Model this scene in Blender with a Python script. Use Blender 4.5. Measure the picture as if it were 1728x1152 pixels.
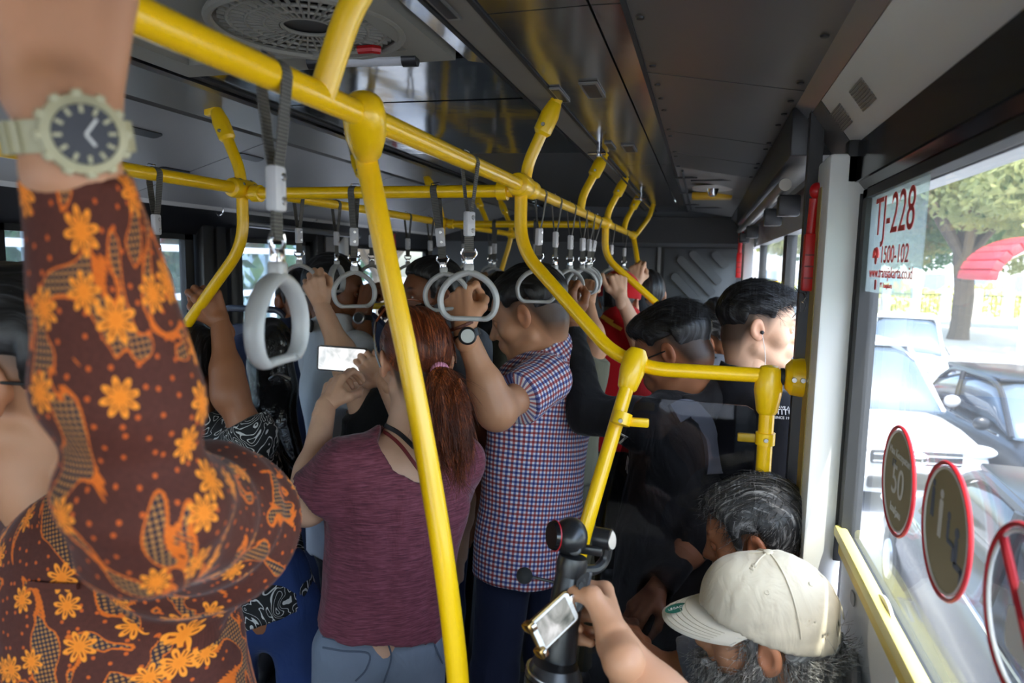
import bpy, bmesh, math, random
import numpy as np
from mathutils import Vector, Matrix

for o in list(bpy.data.objects):
    bpy.data.objects.remove(o)
SC = bpy.context.scene
COL = SC.collection
random.seed(7); RNG = np.random.default_rng(7)
PI = math.pi

# ------------------------------------------------------------------ camera
F = 1152.0; ROLL = .019
_y = math.radians(15.5); _p = math.radians(6.55)
FW = np.array([-math.sin(_y)*math.cos(_p), math.cos(_y)*math.cos(_p), -math.sin(_p)])
_r0 = np.array([math.cos(_y), math.sin(_y), 0]); _u0 = np.cross(_r0, FW)
UP = _u0*math.cos(ROLL) - _r0*math.sin(ROLL); RT = _r0*math.cos(ROLL) + _u0*math.sin(ROLL)
EYE = np.array([0, 0, 1.65])
cam = bpy.data.cameras.new('camera'); camo = bpy.data.objects.new('camera', cam); COL.objects.link(camo)
cam.sensor_width = 36; cam.lens = 36*F/1728; cam.clip_start = .02; cam.clip_end = 500
M = Matrix.Identity(4)
for i in range(3):
    M[i][0], M[i][1], M[i][2], M[i][3] = RT[i], UP[i], -FW[i], EYE[i]
camo.matrix_world = M
cam.dof.use_dof = True; cam.dof.focus_distance = 1.45; cam.dof.aperture_fstop = 4.8
SC.camera = camo

# ------------------------------------------------------------------ world, sun, exposure
wd = bpy.data.worlds.new('sky'); SC.world = wd; wd.use_nodes = True
nt = wd.node_tree
sky = nt.nodes.new('ShaderNodeTexSky'); sky.sky_type = 'NISHITA'; sky.sun_disc = False
sky.sun_elevation = math.radians(66); sky.sun_rotation = math.radians(155); sky.air_density = 1.0; sky.dust_density = 3.0
bg = nt.nodes['Background']; bg.inputs[1].default_value = .42
nt.links.new(sky.outputs[0], bg.inputs[0])
sl = bpy.data.lights.new('sun', 'SUN'); so = bpy.data.objects.new('sun', sl); COL.objects.link(so)
sl.energy = 3.4; sl.angle = .01; sl.color = (1, .95, .86)
SUN_FROM = Vector((.17, -.36, .91))
so.rotation_euler = SUN_FROM.to_track_quat('Z', 'Y').to_euler(); so.location = (6, -4, 8)
SC.view_settings.view_transform = 'Standard'; SC.view_settings.look = 'None'
SC.view_settings.exposure = 1.8; SC.view_settings.gamma = 1
SC.view_settings.use_curve_mapping = False
SC.cycles.use_denoising = True
SC.cycles.max_bounces = 10; SC.cycles.diffuse_bounces = 5; SC.cycles.glossy_bounces = 4
SC.cycles.transparent_max_bounces = 24; SC.cycles.transmission_bounces = 6
SC.cycles.caustics_reflective = False; SC.cycles.caustics_refractive = False
SC.cycles.sample_clamp_indirect = 6

def portal(loc, sx, sy, rot):      # guides sky sampling through a window opening, emits nothing itself
    l = bpy.data.lights.new('portal', 'AREA'); l.shape = 'RECTANGLE'; l.size = sx; l.size_y = sy
    l.cycles.is_portal = True
    o = bpy.data.objects.new('portal', l); COL.objects.link(o); o.location = loc; o.rotation_euler = rot

# ------------------------------------------------------------------ pixel -> place helpers (real distances)
def ray(px, py): return FW + RT*(px-864)/F - UP*(py-576)/F
def W(px, py, d): return EYE + ray(px, py)*d
def onX(px, py, X): q = ray(px, py); return EYE + q*(X/q[0])
def onY(px, py, Y): q = ray(px, py); return EYE + q*(Y/q[1])
def onZ(px, py, Z): q = ray(px, py); return EYE + q*((Z-1.65)/q[2])

# ------------------------------------------------------------------ materials
MATS = {}
def S(r, g, b):                       # sRGB 0..255 -> linear
    f = lambda c: (c/255/12.92) if c/255 <= .04045 else ((c/255+.055)/1.055)**2.4
    return (f(r), f(g), f(b))
class NT:
    def __init__(s, m): s.t = m.node_tree; s.b = s.t.nodes['Principled BSDF']
    def n(s, typ, **kw):
        x = s.t.nodes.new(typ)
        for k, v in kw.items(): setattr(x, k, v)
        return x
    def l(s, a, b): s.t.links.new(a, b)
    def math(s, op, a, b=None, c=None):
        x = s.t.nodes.new('ShaderNodeMath'); x.operation = op
        for i, v in enumerate((a, b, c)):
            if v is None: continue
            if isinstance(v, (int, float)): x.inputs[i].default_value = v
            else: s.l(v, x.inputs[i])
        return x.outputs[0]
    def mix(s, f, a, b, mode='MIX'):
        x = s.t.nodes.new('ShaderNodeMix'); x.data_type = 'RGBA'; x.blend_type = mode
        for sock, v in ((x.inputs[0], f), (x.inputs[6], a), (x.inputs[7], b)):
            if isinstance(v, (int, float)): sock.default_value = v
            elif isinstance(v, tuple): sock.default_value = (*v[:3], 1)
            else: s.l(v, sock)
        return x.outputs[2]
    def noise(s, scale, detail=3, vec=None, rough=.5, dist=0):
        x = s.n('ShaderNodeTexNoise'); x.inputs['Scale'].default_value = scale; x.inputs['Detail'].default_value = detail
        x.inputs['Roughness'].default_value = rough; x.inputs['Distortion'].default_value = dist
        if vec is None: vec = s.obj()
        s.l(vec, x.inputs['Vector']); return x.outputs[0]
    def obj(s): return s.n('ShaderNodeTexCoord').outputs['Object']
    def uv(s): return s.n('ShaderNodeTexCoord').outputs['UV']
    def scale(s, v, sx, sy, sz):
        x = s.n('ShaderNodeVectorMath', operation='MULTIPLY'); s.l(v, x.inputs[0]); x.inputs[1].default_value = (sx, sy, sz); return x.outputs[0]
    def ramp(s, f, stops):
        x = s.n('ShaderNodeValToRGB'); e = x.color_ramp.elements
        while len(e) < len(stops): e.new(.5)
        for el, (p, c) in zip(e, stops): el.position = p; el.color = (*c, 1) if not isinstance(c, (int, float)) else (c, c, c, 1)
        s.l(f, x.inputs[0]); return x.outputs[0]
    def bump(s, h, strength=.3, dist=.01):
        x = s.n('ShaderNodeBump'); x.inputs['Strength'].default_value = strength; x.inputs['Distance'].default_value = dist
        s.l(h, x.inputs['Height']); s.l(x.outputs[0], s.b.inputs['Normal']); return x
    def col(s, c): s.l(c, s.b.inputs['Base Color'])
def mat(name, c=(.5, .5, .5), rough=.5, metal=0, var=0, vscale=8, bump=0, bscale=60, bdist=.002, coat=0, spec=None, sheen=0, alpha=None):
    if name in MATS: return MATS[name]
    m = bpy.data.materials.new(name); m.use_nodes = True; MATS[name] = m
    n = NT(m); b = n.b
    b.inputs['Base Color'].default_value = (*c, 1); b.inputs['Roughness'].default_value = rough; b.inputs['Metallic'].default_value = metal
    if coat: b.inputs['Coat Weight'].default_value = coat; b.inputs['Coat Roughness'].default_value = .12
    if spec is not None: b.inputs['Specular IOR Level'].default_value = spec
    if sheen: b.inputs['Sheen Weight'].default_value = sheen; b.inputs['Sheen Roughness'].default_value = .4
    if var:
        f = n.noise(vscale, 4)
        n.col(n.mix(f, tuple(x*(1-var) for x in c), tuple(min(1, x*(1+var)) for x in c)))
    if bump: n.bump(n.noise(bscale, 4), bump, bdist)
    return m
def glass(name, tint=(1, 1, 1), refl=1.0, haze=0.0):
    if name in MATS: return MATS[name]
    m = bpy.data.materials.new(name); m.use_nodes = True; MATS[name] = m
    t = m.node_tree; t.nodes.remove(t.nodes['Principled BSDF']); o = t.nodes['Material Output']
    tr = t.nodes.new('ShaderNodeBsdfTransparent'); tr.inputs[0].default_value = (*tint, 1)
    gl = t.nodes.new('ShaderNodeBsdfGlossy'); gl.inputs['Roughness'].default_value = .02
    lw = t.nodes.new('ShaderNodeLayerWeight'); lw.inputs[0].default_value = .5
    fr = t.nodes.new('ShaderNodeMath'); fr.operation = 'POWER'; fr.inputs[1].default_value = 5; t.links.new(lw.outputs['Facing'], fr.inputs[0])
    mu = t.nodes.new('ShaderNodeMath'); mu.operation = 'MULTIPLY_ADD'; mu.inputs[1].default_value = .45*refl; mu.inputs[2].default_value = .03*refl
    mx = t.nodes.new('ShaderNodeMixShader')
    t.links.new(fr.outputs[0], mu.inputs[0]); t.links.new(mu.outputs[0], mx.inputs[0]); t.links.new(tr.outputs[0], mx.inputs[1]); t.links.new(gl.outputs[0], mx.inputs[2])
    last = mx
    if haze:
        d = t.nodes.new('ShaderNodeBsdfTranslucent'); d.inputs[0].default_value = (.9, .93, .95, 1)
        m2 = t.nodes.new('ShaderNodeMixShader'); m2.inputs[0].default_value = haze
        t.links.new(mx.outputs[0], m2.inputs[1]); t.links.new(d.outputs[0], m2.inputs[2]); last = m2
    t.links.new(last.outputs[0], o.inputs[0]); return m

def skin(name, c):
    if name in MATS: return MATS[name]
    m = mat(name, c, .46, spec=.4); n = NT(m)
    at = n.n('ShaderNodeAttribute', attribute_name='Col')
    f = n.noise(22, 4); f2 = n.noise(240, 2)
    cc = n.mix(f, tuple(x*.86 for x in c), tuple(min(1, x*1.12) for x in c))
    n.col(n.mix(1.0, cc, at.outputs[0], 'MULTIPLY')); n.bump(f2, .15, .0008)
    n.b.inputs['Subsurface Weight'].default_value = .06; n.b.inputs['Subsurface Radius'].default_value = (.012, .004, .002)
    return m
def hairmat(name, c, c2=None, rough=.42, sx=260, sz=14, axis='y'):
    if name in MATS: return MATS[name]
    m = mat(name, c, rough, spec=.35); n = NT(m)
    v = n.scale(n.obj(), sx, sz, sz*1.5) if axis == 'y' else n.scale(n.obj(), sx, sx, sz)
    f = n.noise(1.0, 3, v, dist=.3)
    c2 = c2 or tuple(min(1, x*2.2+.004) for x in c)
    n.col(n.ramp(f, [(.38, tuple(x*.6 for x in c)), (.52, c), (.68, c2)])); n.bump(f, .6, .003)
    return m
def cloth(name, c, var=.18, weave=900, rough=.85, wr=.35, wscale=9):
    if name in MATS: return MATS[name]
    m = mat(name, c, rough, spec=.2, sheen=.12); n = NT(m)
    f = n.noise(7, 4); n.col(n.mix(f, tuple(x*(1-var) for x in c), tuple(min(1, x*(1+var)) for x in c)))
    w = n.noise(wscale, 3, n.scale(n.obj(), 1.6, 1.6, .8), dist=.8); h = n.math('ADD', n.math('MULTIPLY', w, 1.0), n.math('MULTIPLY', n.noise(weave, 1), .03))
    n.bump(h, wr, .02)
    return m

YEL = mat('yellow_paint', S(255, 200, 6), .30, coat=.4, var=.05, vscale=14, bump=.05, bscale=90)
YEL_C = mat('yellow_casting', S(255, 202, 8), .36, coat=.35, var=.05)
CHROME = mat('chrome', (.75, .75, .76), .12, 1)
STEEL = mat('brushed_steel', (.45, .45, .46), .3, 1)
SCREW = mat('screw_metal', (.3, .28, .25), .35, 1)
BLACK = mat('black_plastic', (.012, .012, .013), .4)
BLACKG = mat('black_gloss', (.008, .008, .009), .12)
RUBBER = mat('black_rubber', (.012, .012, .012), .6)
WHITEP = mat('white_panel', S(206, 204, 198), .35, var=.05, vscale=3)
PILLAR = mat('white_pillar', S(226, 226, 222), .4, var=.04, vscale=4)
GREYP = mat('grey_panel', S(112, 110, 104), .35, var=.07, vscale=4)
GREYL = mat('light_grey_panel', S(136, 136, 136), .4, var=.06, vscale=3)
GREYD = mat('dark_grey_panel', S(76, 73, 70), .33, var=.08, vscale=3)
GREYM = mat('matte_grey_band', S(112, 106, 96), .55, var=.08)
SHINY = mat('polished_panel', (.20, .19, .175), .16, .85, bump=.12, bscale=2.4, bdist=.02)
SHINYD = mat('polished_dark', (.13, .13, .13), .10, .9, bump=.15, bscale=2.0, bdist=.02)
HATCHM = mat('hatch_plastic', S(136, 132, 120), .6, var=.05)
WEB = mat('grey_webbing', S(86, 84, 78), .9)
RING = mat('grey_ring_plastic', S(176, 176, 174), .34, coat=.2)
CLIPM = mat('clip_sleeve_plastic', S(196, 196, 196), .45)
FLOORM = mat('bus_floor', S(40, 42, 46), .7, var=.2, vscale=30)
_n = NT(WEB); _w = _n.n('ShaderNodeTexWave', wave_type='BANDS', bands_direction='Z'); _w.inputs['Scale'].default_value = 85; _n.l(_n.obj(), _w.inputs[0])
_n.col(_n.mix(_w.outputs[1], S(66, 64, 60), S(104, 102, 94))); _n.bump(_w.outputs[1], .4, .001)
GLASS = glass('window_glass', (.93, .96, .95), 1.0, .02)
GLASSD = glass('smoked_glass', (.62, .63, .65), .8)

# ------------------------------------------------------------------ mesh helpers
def link(name, me, m=None, parent=None, loc=None):
    o = bpy.data.objects.new(name, me); COL.objects.link(o)
    if m is not None and me is not None: me.materials.clear(); me.materials.append(m)
    if loc is not None: o.location = loc
    if parent is not None: o.parent = parent
    return o
def mesh(name, v, f, smooth=None):
    me = bpy.data.meshes.new(name)
    if isinstance(v, np.ndarray): v = v.tolist()
    if isinstance(f, np.ndarray): f = f.tolist()
    me.from_pydata(v, [], f); me.update()
    if smooth is not None and len(me.polygons):
        me.polygons.foreach_set('use_smooth', [True]*len(me.polygons))
        if smooth < 180: me.set_sharp_from_angle(angle=math.radians(smooth))
    return me
def tag(o, label=None, cat=None, group=None, kind=None):
    if label: o['label'] = label
    if cat: o['category'] = cat
    if group: o['group'] = group
    if kind: o['kind'] = kind
    return o
def empty(name, loc=(0, 0, 0), label=None, cat=None, group=None, kind=None):
    o = bpy.data.objects.new(name, None); COL.objects.link(o); o.location = loc; o.empty_display_size = .05
    return tag(o, label, cat, group, kind)
def nrm(v): v = np.asarray(v, float); return v/max(1e-9, np.linalg.norm(v))
def frame_from(z, hint=(0, 0, 1)):
    z = nrm(z); h = np.asarray(hint, float)
    if abs(z@nrm(h)) > .98: h = np.array([0, 1., 0]) if abs(z[1]) < .9 else np.array([1., 0, 0])
    x = nrm(np.cross(h, z)); y = np.cross(z, x)
    return np.stack([x, y, z], 1)
class MB:
    def __init__(s, off=(0, 0, 0)): s.v = []; s.f = []; s.off = np.asarray(off, float)
    def add(s, v, f):
        n = len(s.v); s.v += [tuple(np.asarray(q, float)-s.off) for q in v]; s.f += [tuple(i+n for i in q) for q in f]; return s
    def box(s, c, size, R=None):
        c = np.asarray(c, float); h = np.asarray(size, float)/2; R = np.eye(3) if R is None else np.asarray(R)
        v = [c+R@(h*np.array(k)) for k in ((-1, -1, -1), (1, -1, -1), (1, 1, -1), (-1, 1, -1), (-1, -1, 1), (1, -1, 1), (1, 1, 1), (-1, 1, 1))]
        return s.add(v, [(0, 3, 2, 1), (4, 5, 6, 7), (0, 1, 5, 4), (1, 2, 6, 5), (2, 3, 7, 6), (3, 0, 4, 7)])
    def rbox(s, c, size, b=.004, R=None):            # chamfered box
        c = np.asarray(c, float); h = np.asarray(size, float)/2; R = np.eye(3) if R is None else np.asarray(R); b = min(b, *(h*.9))
        bm = bmesh.new(); bmesh.ops.create_cube(bm, size=1)
        for q in bm.verts: q.co = Vector([q.co[i]*2*h[i] for i in range(3)])
        bmesh.ops.bevel(bm, geom=bm.edges[:], offset=b, segments=2, affect='EDGES', profile=.5)
        bm.verts.index_update()
        s.add([c+R@np.array(q.co) for q in bm.verts], [[q.index for q in f.verts] for f in bm.faces]); bm.free(); return s
    def tube(s, pts, r, n=12, closed=False, cap=True, flat=None, normal=None):
        P = np.asarray(pts, float); m = len(P)
        rr = np.full(m, r, float) if np.isscalar(r) else np.asarray(r, float)
        T = np.zeros_like(P)
        for i in range(m):
            a = P[(i-1) % m] if (closed or i > 0) else P[i]; b = P[(i+1) % m] if (closed or i < m-1) else P[i]
            T[i] = nrm(b-a)
        if normal is None:
            N = nrm(np.cross(T[0], (0, 0, 1) if abs(T[0][2]) < .9 else (1, 0, 0)))
        base = len(s.v); V = []
        for i in range(m):
            if normal is not None: N = nrm(np.asarray(normal, float) - T[i]*(np.asarray(normal, float)@T[i]))
            else: N = nrm(N - T[i]*(N@T[i]))
            B = np.cross(T[i], N)
            fn = 1 if flat is None else flat
            for k in range(n):
                a = 2*PI*k/n
                V.append(P[i] + rr[i]*(math.cos(a)*N*fn + math.sin(a)*B))
        Fs = []
        for i in range(m if closed else m-1):
            for k in range(n):
                a, b = i*n+k, i*n+(k+1) % n; c, d = ((i+1) % m)*n+(k+1) % n, ((i+1) % m)*n+k
                Fs.append((a, b, c, d))
        if cap and not closed: Fs += [tuple(range(n-1, -1, -1)), tuple((m-1)*n+k for k in range(n))]
        return s.add(V, Fs)
    def cyl(s, a, b, r, r2=None, n=16): return s.tube([a, b], [r, r if r2 is None else r2], n)
    def lathe(s, prof, a, axis, n=20):               # prof [(radius, height)]
        R = frame_from(axis); a = np.asarray(a, float); V = []; Fs = []
        for (r, h) in prof:
            for k in range(n): t = 2*PI*k/n; V.append(a + R@np.array([r*math.cos(t), r*math.sin(t), h]))
        for i in range(len(prof)-1):
            for k in range(n): Fs.append((i*n+k, i*n+(k+1) % n, (i+1)*n+(k+1) % n, (i+1)*n+k))
        Fs += [tuple(range(n-1, -1, -1)), tuple((len(prof)-1)*n+k for k in range(n))]
        return s.add(V, Fs)
    def ell(s, c, r, R=None, nu=16, nv=10):
        c = np.asarray(c, float); r = np.ones(3)*r if np.isscalar(r) else np.asarray(r, float); R = np.eye(3) if R is None else R
        V = [c+R@(r*np.array([0, 0, 1]))]; Fs = []
        for i in range(1, nv):
            p = PI*i/nv
            for k in range(nu): t = 2*PI*k/nu; V.append(c+R@(r*np.array([math.sin(p)*math.cos(t), math.sin(p)*math.sin(t), math.cos(p)])))
        V.append(c+R@(r*np.array([0, 0, -1])))
        for k in range(nu): Fs.append((0, 1+k, 1+(k+1) % nu)); e = 1+(nv-2)*nu; Fs.append((len(V)-1, e+(k+1) % nu, e+k))
        for i in range(nv-2):
            for k in range(nu): a = 1+i*nu; Fs.append((a+k, a+nu+k, a+nu+(k+1) % nu, a+(k+1) % nu))
        return s.add(V, Fs)
    def prism(s, outline, o, ax, ay, thick):         # 2-D outline in plane (o; ax, ay), extruded by thick along ax x ay
        o = np.asarray(o, float); ax = np.asarray(ax, float); ay = np.asarray(ay, float); az = nrm(np.cross(ax, ay))*thick
        n = len(outline); V = [o+ax*p+ay*q for p, q in outline] + [o+ax*p+ay*q+az for p, q in outline]
        Fs = [tuple(range(n-1, -1, -1)), tuple(range(n, 2*n))] + [(i, (i+1) % n, n+(i+1) % n, n+i) for i in range(n)]
        return s.add(V, Fs)
    def quad(s, a, b, c, d): return s.add([a, b, c, d], [(0, 1, 2, 3)])
    def build(s, name, m, parent=None, smooth=35, loc=None, **kw):
        o = link(name, mesh(name, s.v, s.f, smooth), m, parent, loc)
        if kw: tag(o, **kw)
        return o
def fillet(pts, r, n=6):
    P = [np.asarray(p, float) for p in pts]; out = [P[0]]
    for i in range(1, len(P)-1):
        a, b = P[i-1]-P[i], P[i+1]-P[i]; la, lb = np.linalg.norm(a), np.linalg.norm(b); q = min(r, la*.45, lb*.45)
        p0, p1 = P[i]+a/la*q, P[i]+b/lb*q
        for k in range(n+1):
            t = k/n; out.append((1-t)**2*p0 + 2*t*(1-t)*P[i] + t*t*p1)
    out.append(P[-1]); return out
def catmull(pts, n=8):
    P = [np.asarray(p, float) for p in pts]; P = [2*P[0]-P[1]] + P + [2*P[-1]-P[-2]]; out = []
    for i in range(1, len(P)-2):
        for k in range(n):
            t = k/n; a, b, c, d = P[i-1:i+3]
            out.append(.5*((2*b)+(c-a)*t+(2*a-5*b+4*c-d)*t*t+(3*b-a-3*c+d)*t**3))
    out.append(P[-2]); return out
def rrect(w, h, r, n=5):
    o = []
    for cx, cy, a0 in ((w/2-r, h/2-r, 0), (-w/2+r, h/2-r, 90), (-w/2+r, -h/2+r, 180), (w/2-r, -h/2+r, 270)):
        for k in range(n+1): a = math.radians(a0+90*k/n); o.append((cx+r*math.cos(a), cy+r*math.sin(a)))
    return o
def circle(r, n=32, ry=None): return [(r*math.cos(2*PI*k/n), (ry or r)*math.sin(2*PI*k/n)) for k in range(n)]
def text(s, size, m, o, ax, ay, parent=None, name='lettering', align='CENTER', thick=.0003, wide=1.0):
    cu = bpy.data.curves.new('txt', 'FONT'); cu.body = s; cu.size = size; cu.align_x = align; cu.align_y = 'CENTER'; cu.extrude = thick; cu.resolution_u = 4
    tmp = bpy.data.objects.new('txt', cu); COL.objects.link(tmp)
    dg = bpy.context.evaluated_depsgraph_get(); me = bpy.data.meshes.new_from_object(tmp.evaluated_get(dg)); bpy.data.objects.remove(tmp)
    me.name = name; ax = nrm(ax); ay = nrm(ay); az = np.cross(ax, ay); o = np.asarray(o, float)
    co = np.zeros(len(me.vertices)*3); me.vertices.foreach_get('co', co); co = co.reshape(-1, 3); co[:, 0] *= wide
    w = o + co[:, :1]*ax + co[:, 1:2]*ay + co[:, 2:]*az
    if parent is not None: w = w - np.array(parent.location)
    me.vertices.foreach_set('co', w.ravel()); me.update()
    return link(name, me, m, parent)
#@@STRUCT
# ================================================================== THE BUS SHELL
Y0, Y1 = -2.0, 5.0
def slab(mb, p, q, y0, y1, th=.012):      # panel between cross-section points p and q, extruded along Y, thickened outward (up)
    (x0, z0), (x1, z1) = p, q
    n = nrm((-(z1-z0), 0, x1-x0));  n = n if n[2] > 0 else -n
    n = n*th
    v = [(x0, y0, z0), (x1, y0, z1), (x1, y1, z1), (x0, y1, z0)]; v2 = [tuple(np.array(k)+n) for k in v]
    return mb.add(v+v2, [(0, 1, 2, 3), (7, 6, 5, 4), (0, 4, 5, 1), (1, 5, 6, 2), (2, 6, 7, 3), (3, 7, 4, 0)])
floor = MB().box((-.89, 1.5, -.02), (2.4, 7.0, .04)).build('floor', FLOORM, kind='structure')
ceil = MB().box((-.89, 1.5, 2.135), (2.42, 7.0, .05)).build('ceiling', GREYD, kind='structure')
# ---- ceiling panels (parts of the ceiling)
def cpanel(name, m, p, q, ya, yb, th=.012):
    return slab(MB(), p, q, ya, yb, th).build(name, m, ceil)
R_SIL, R_LOWL, R_SHL, R_BAND = (.165, 1.98), (-.13, 2.03), (-.345, 2.03), (-.42, 2.035)
ys = [Y0, -.7, .55, 1.42, 2.02, 2.40, 2.75]
for a, b in zip(ys[:-1], ys[1:]): cpanel('duct_panel', GREYD, R_SIL, R_LOWL, a+.003, b-.003)
for a, b in ((2.75, 3.6), (3.6, 4.9)): cpanel('duct_panel_pale', GREYL, (.165, 1.985), (-.13, 2.032), a+.003, b-.003)
for a, b in ((Y0, -.7), (-.7, 1.05), (1.05, 2.7), (2.7, Y1)):
    cpanel('cove_panel', SHINY, (-.133, 2.03), (-.18, 2.031), a+.002, b-.002)
    cpanel('cove_panel', SHINY, (-.184, 2.031), R_SHL, a+.002, b-.002)
cpanel('gasket', RUBBER, (-.127, 2.026), (-.135, 2.026), Y0, Y1, .006)
cpanel('gasket', RUBBER, (-.342, 2.026), (-.350, 2.026), Y0, Y1, .006)
cpanel('gasket', RUBBER, (-.416, 2.030), (-.424, 2.030), Y0, Y1, .006)
cpanel('cove_band', GREYM, (-.352, 2.030), (-.414, 2.032), Y0, Y1)
cpanel('silver_strip', STEEL, (.190, 1.955), R_SIL, Y0, Y1)
cpanel('window_head_panel', WHITEP, (.25, 1.87), (.19, 1.953), Y0, 1.38)
cpanel('window_head_panel', GREYD, (.25, 1.87), (.19, 1.953), 1.385, Y1)
# centre ceiling
cpanel('ceiling_panel', GREYP, (-.426, 2.045), (-1.15, 2.07), Y0, -.56)
cpanel('ceiling_panel', SHINYD, (-.426, 2.060), (-1.15, 2.070), 1.36, 1.70)
cpanel('ceiling_panel', SHINYD, (-.426, 2.058), (-1.15, 2.070), 1.71, 2.55)
cpanel('ceiling_panel', GREYD, (-.426, 2.060), (-1.15, 2.072), 2.56, Y1)
cpanel('trim_rail', SHINYD, (-.426, 2.045), (-.48, 2.055), -.6, 1.36)
# left side
cpanel('gasket', RUBBER, (-1.15, 2.066), (-1.17, 2.064), Y0, Y1, .006)
cpanel('cove_edge', STEEL, (-1.17, 2.056), (-1.182, 2.050), Y0, Y1)
cpanel('cove_band', GREYP, (-1.184, 2.054), (-1.33, 2.028), Y0, Y1)
ly = [Y0, -.7, .35, 1.06, 1.95, 2.85, 3.8, Y1]
for a, b in zip(ly[:-1], ly[1:]): cpanel('side_panel', GREYL, (-1.345, 2.026), (-1.95, 1.85), a+.003, b-.003)
cpanel('side_trim', GREYD, (-1.33, 2.030), (-1.345, 2.022), Y0, Y1)
cpanel('window_head_rail', WHITEP, (-1.93, 1.856), (-1.955, 1.842), Y0, Y1)
# screws along the duct panels
scr = MB().lathe([(.007, 0), (.0055, -.0025)], (0, 0, 0), (0, 0, 1), 10); sm = mesh('screw', scr.v, scr.f, 35); sm.materials.append(BLACK)
for y in (.62, .86, 1.10, 1.36, 1.50, 1.62, 1.74, 1.98, 2.08, 2.36, 2.46, 2.70):
    for x, z in ((.150, 1.981), (-.112, 2.025)):
        o = link('screw', sm, None, ceil); o.location = (x, y, z)
# louvre slots near the camera in the duct panel
for i in range(7):
    for sx in (-1, 1):
        L = .085-.008*i
        MB().box((.02+sx*(.008+L/2), .70+.016*i, 2.0025-.0002*i), (L, .006, .004), frame_from((.17, 0, 1), (0, 1, 0)) if 0 else None).build('louvre_slot', BLACK, ceil)
# grilles on the white window head panel
for yc in (1.17, .50, 1.335):
    g = MB()
    for i in range(8):
        t = (i-3.5)/8*.05; c = np.array([.218, yc, 1.9125]) + np.array([.585, 0, -.811])*t*.8
        g.box(c-np.array([.811, 0, .585])*.0006, (.0035, .085, .0015), np.array([[.585, 0, .811], [0, 1, 0], [-.811, 0, .585]]))
    g.build('air_grille', GREYP, ceil)
# cove vents
def vent(x, y, w=.045, l=.13, z=2.0285):
    v = empty('cove_vent', (x, y, z)); v.parent = ceil
    MB().prism([(-w/2, -l/2), (w/2, -l/2), (w/2, l/2), (-w/2, l/2)], (0, 0, -.003), (1, 0, 0), (0, 1, 0), .004).build('vent_frame', GREYP, v)
    MB().prism([(-w*.36, -l*.42), (w*.36, -l*.42), (w*.36, l*.42), (-w*.36, l*.42)], (0, 0, -.0042), (1, 0, 0), (0, 1, 0), .0015).build('vent_opening', BLACK, v)
for px, py in ((1000, 152), (945, 160), (742, 6), (1062, 250), (1030, 246)):
    p = onZ(px, py, 2.028); vent(p[0], p[1], .04 if px in (1000, 1062) else .022)
# left slots
for px, py in ((238, 222), (420, 265), (292, 288), (700, 262)):
    q = ray(px, py); nn = np.array([-.28, 0, .96]); d = (np.array([-1.345, 0, 2.026])-EYE)@nn/(q@nn); p = EYE+q*d
    Rm = np.array([[.96, 0, -.28], [0, 1, 0], [.28, 0, .96]])
    MB().prism(rrect(.035, .13, .012), p-np.array([-.28, 0, .96])*.003, Rm@np.array([1, 0, 0]), (0, 1, 0), .004).build('side_vent', BLACK, ceil)

# roof hatch with fan
H = empty('roof_hatch', (-.84, .45, 2.062)); H.parent = ceil
hx0, hx1, hy0, hy1 = -1.14, -.50, -.55, 1.34
hb = MB(H.location)
hb.box((hx0+.035, (hy0+hy1)/2, 2.062), (.07, hy1-hy0, .02)).box((hx1-.035, (hy0+hy1)/2, 2.062), (.07, hy1-hy0, .02))
hb.box(((hx0+hx1)/2, hy1-.04, 2.062), (hx1-hx0-.14, .08, .02)).box(((hx0+hx1)/2, hy0+.04, 2.062), (hx1-hx0-.14, .08, .02))
hb.build('hatch_frame', HATCHM, H)
MB(H.location).box(((hx0+hx1)/2, (hy0+hy1)/2, 2.10), (hx1-hx0-.1, hy1-hy0-.1, .008)).build('hatch_recess', HATCHM, H)
MB(H.location).prism(rrect(.46, .62, .08), (-.82, .74, 2.066), (1, 0, 0), (0, 1, 0), .03).build('fan_plate', HATCHM, H)
fan = empty('fan_grille', (0, 0, 0)); fan.parent = H
fc = onZ(520, 45, 2.06); fo = np.array(H.location)
for r in (.165, .135, .105, .075, .045):
    MB(fo).tube([fc+np.array([r*math.cos(a), r*math.sin(a), -.004 if r > .16 else 0]) for a in np.linspace(0, 2*PI, 48, endpoint=False)], .008 if r > .16 else .0035, 8, True).build('ring', HATCHM, fan)
MB(fo).lathe([(.15, 0), (.15, .004)], fc+np.array([0, 0, .004]), (0, 0, 1), 40).build('fan_dark', BLACK, fan)
for k in range(44):
    a = 2*PI*k/44; d = np.array([math.cos(a), math.sin(a), 0])
    MB(fo).box(fc+d*.10, (.10, .0035, .006), np.stack([d, [-d[1], d[0], 0], [0, 0, 1]], 1)).build('fin', HATCHM, fan)
a, b = onZ(545, 104, 2.05), onZ(680, 100, 2.05)
hh = MB(fo).cyl(a, b, .012); hh.build('handle', CLIPM, H)
for e, d in ((a, a-b), (b, b-a)): MB(fo).cyl(e, e+nrm(d)*.03, .015).build('handle_cap', BLACK, H)
e = onZ(605, 84, 2.05); MB(fo).tube([e, e+np.array([.03, 0, 0]), e+np.array([.04, .01, 0])], .008, 8).build('red_latch', mat('red_plastic', S(170, 20, 22), .4), H)

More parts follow.
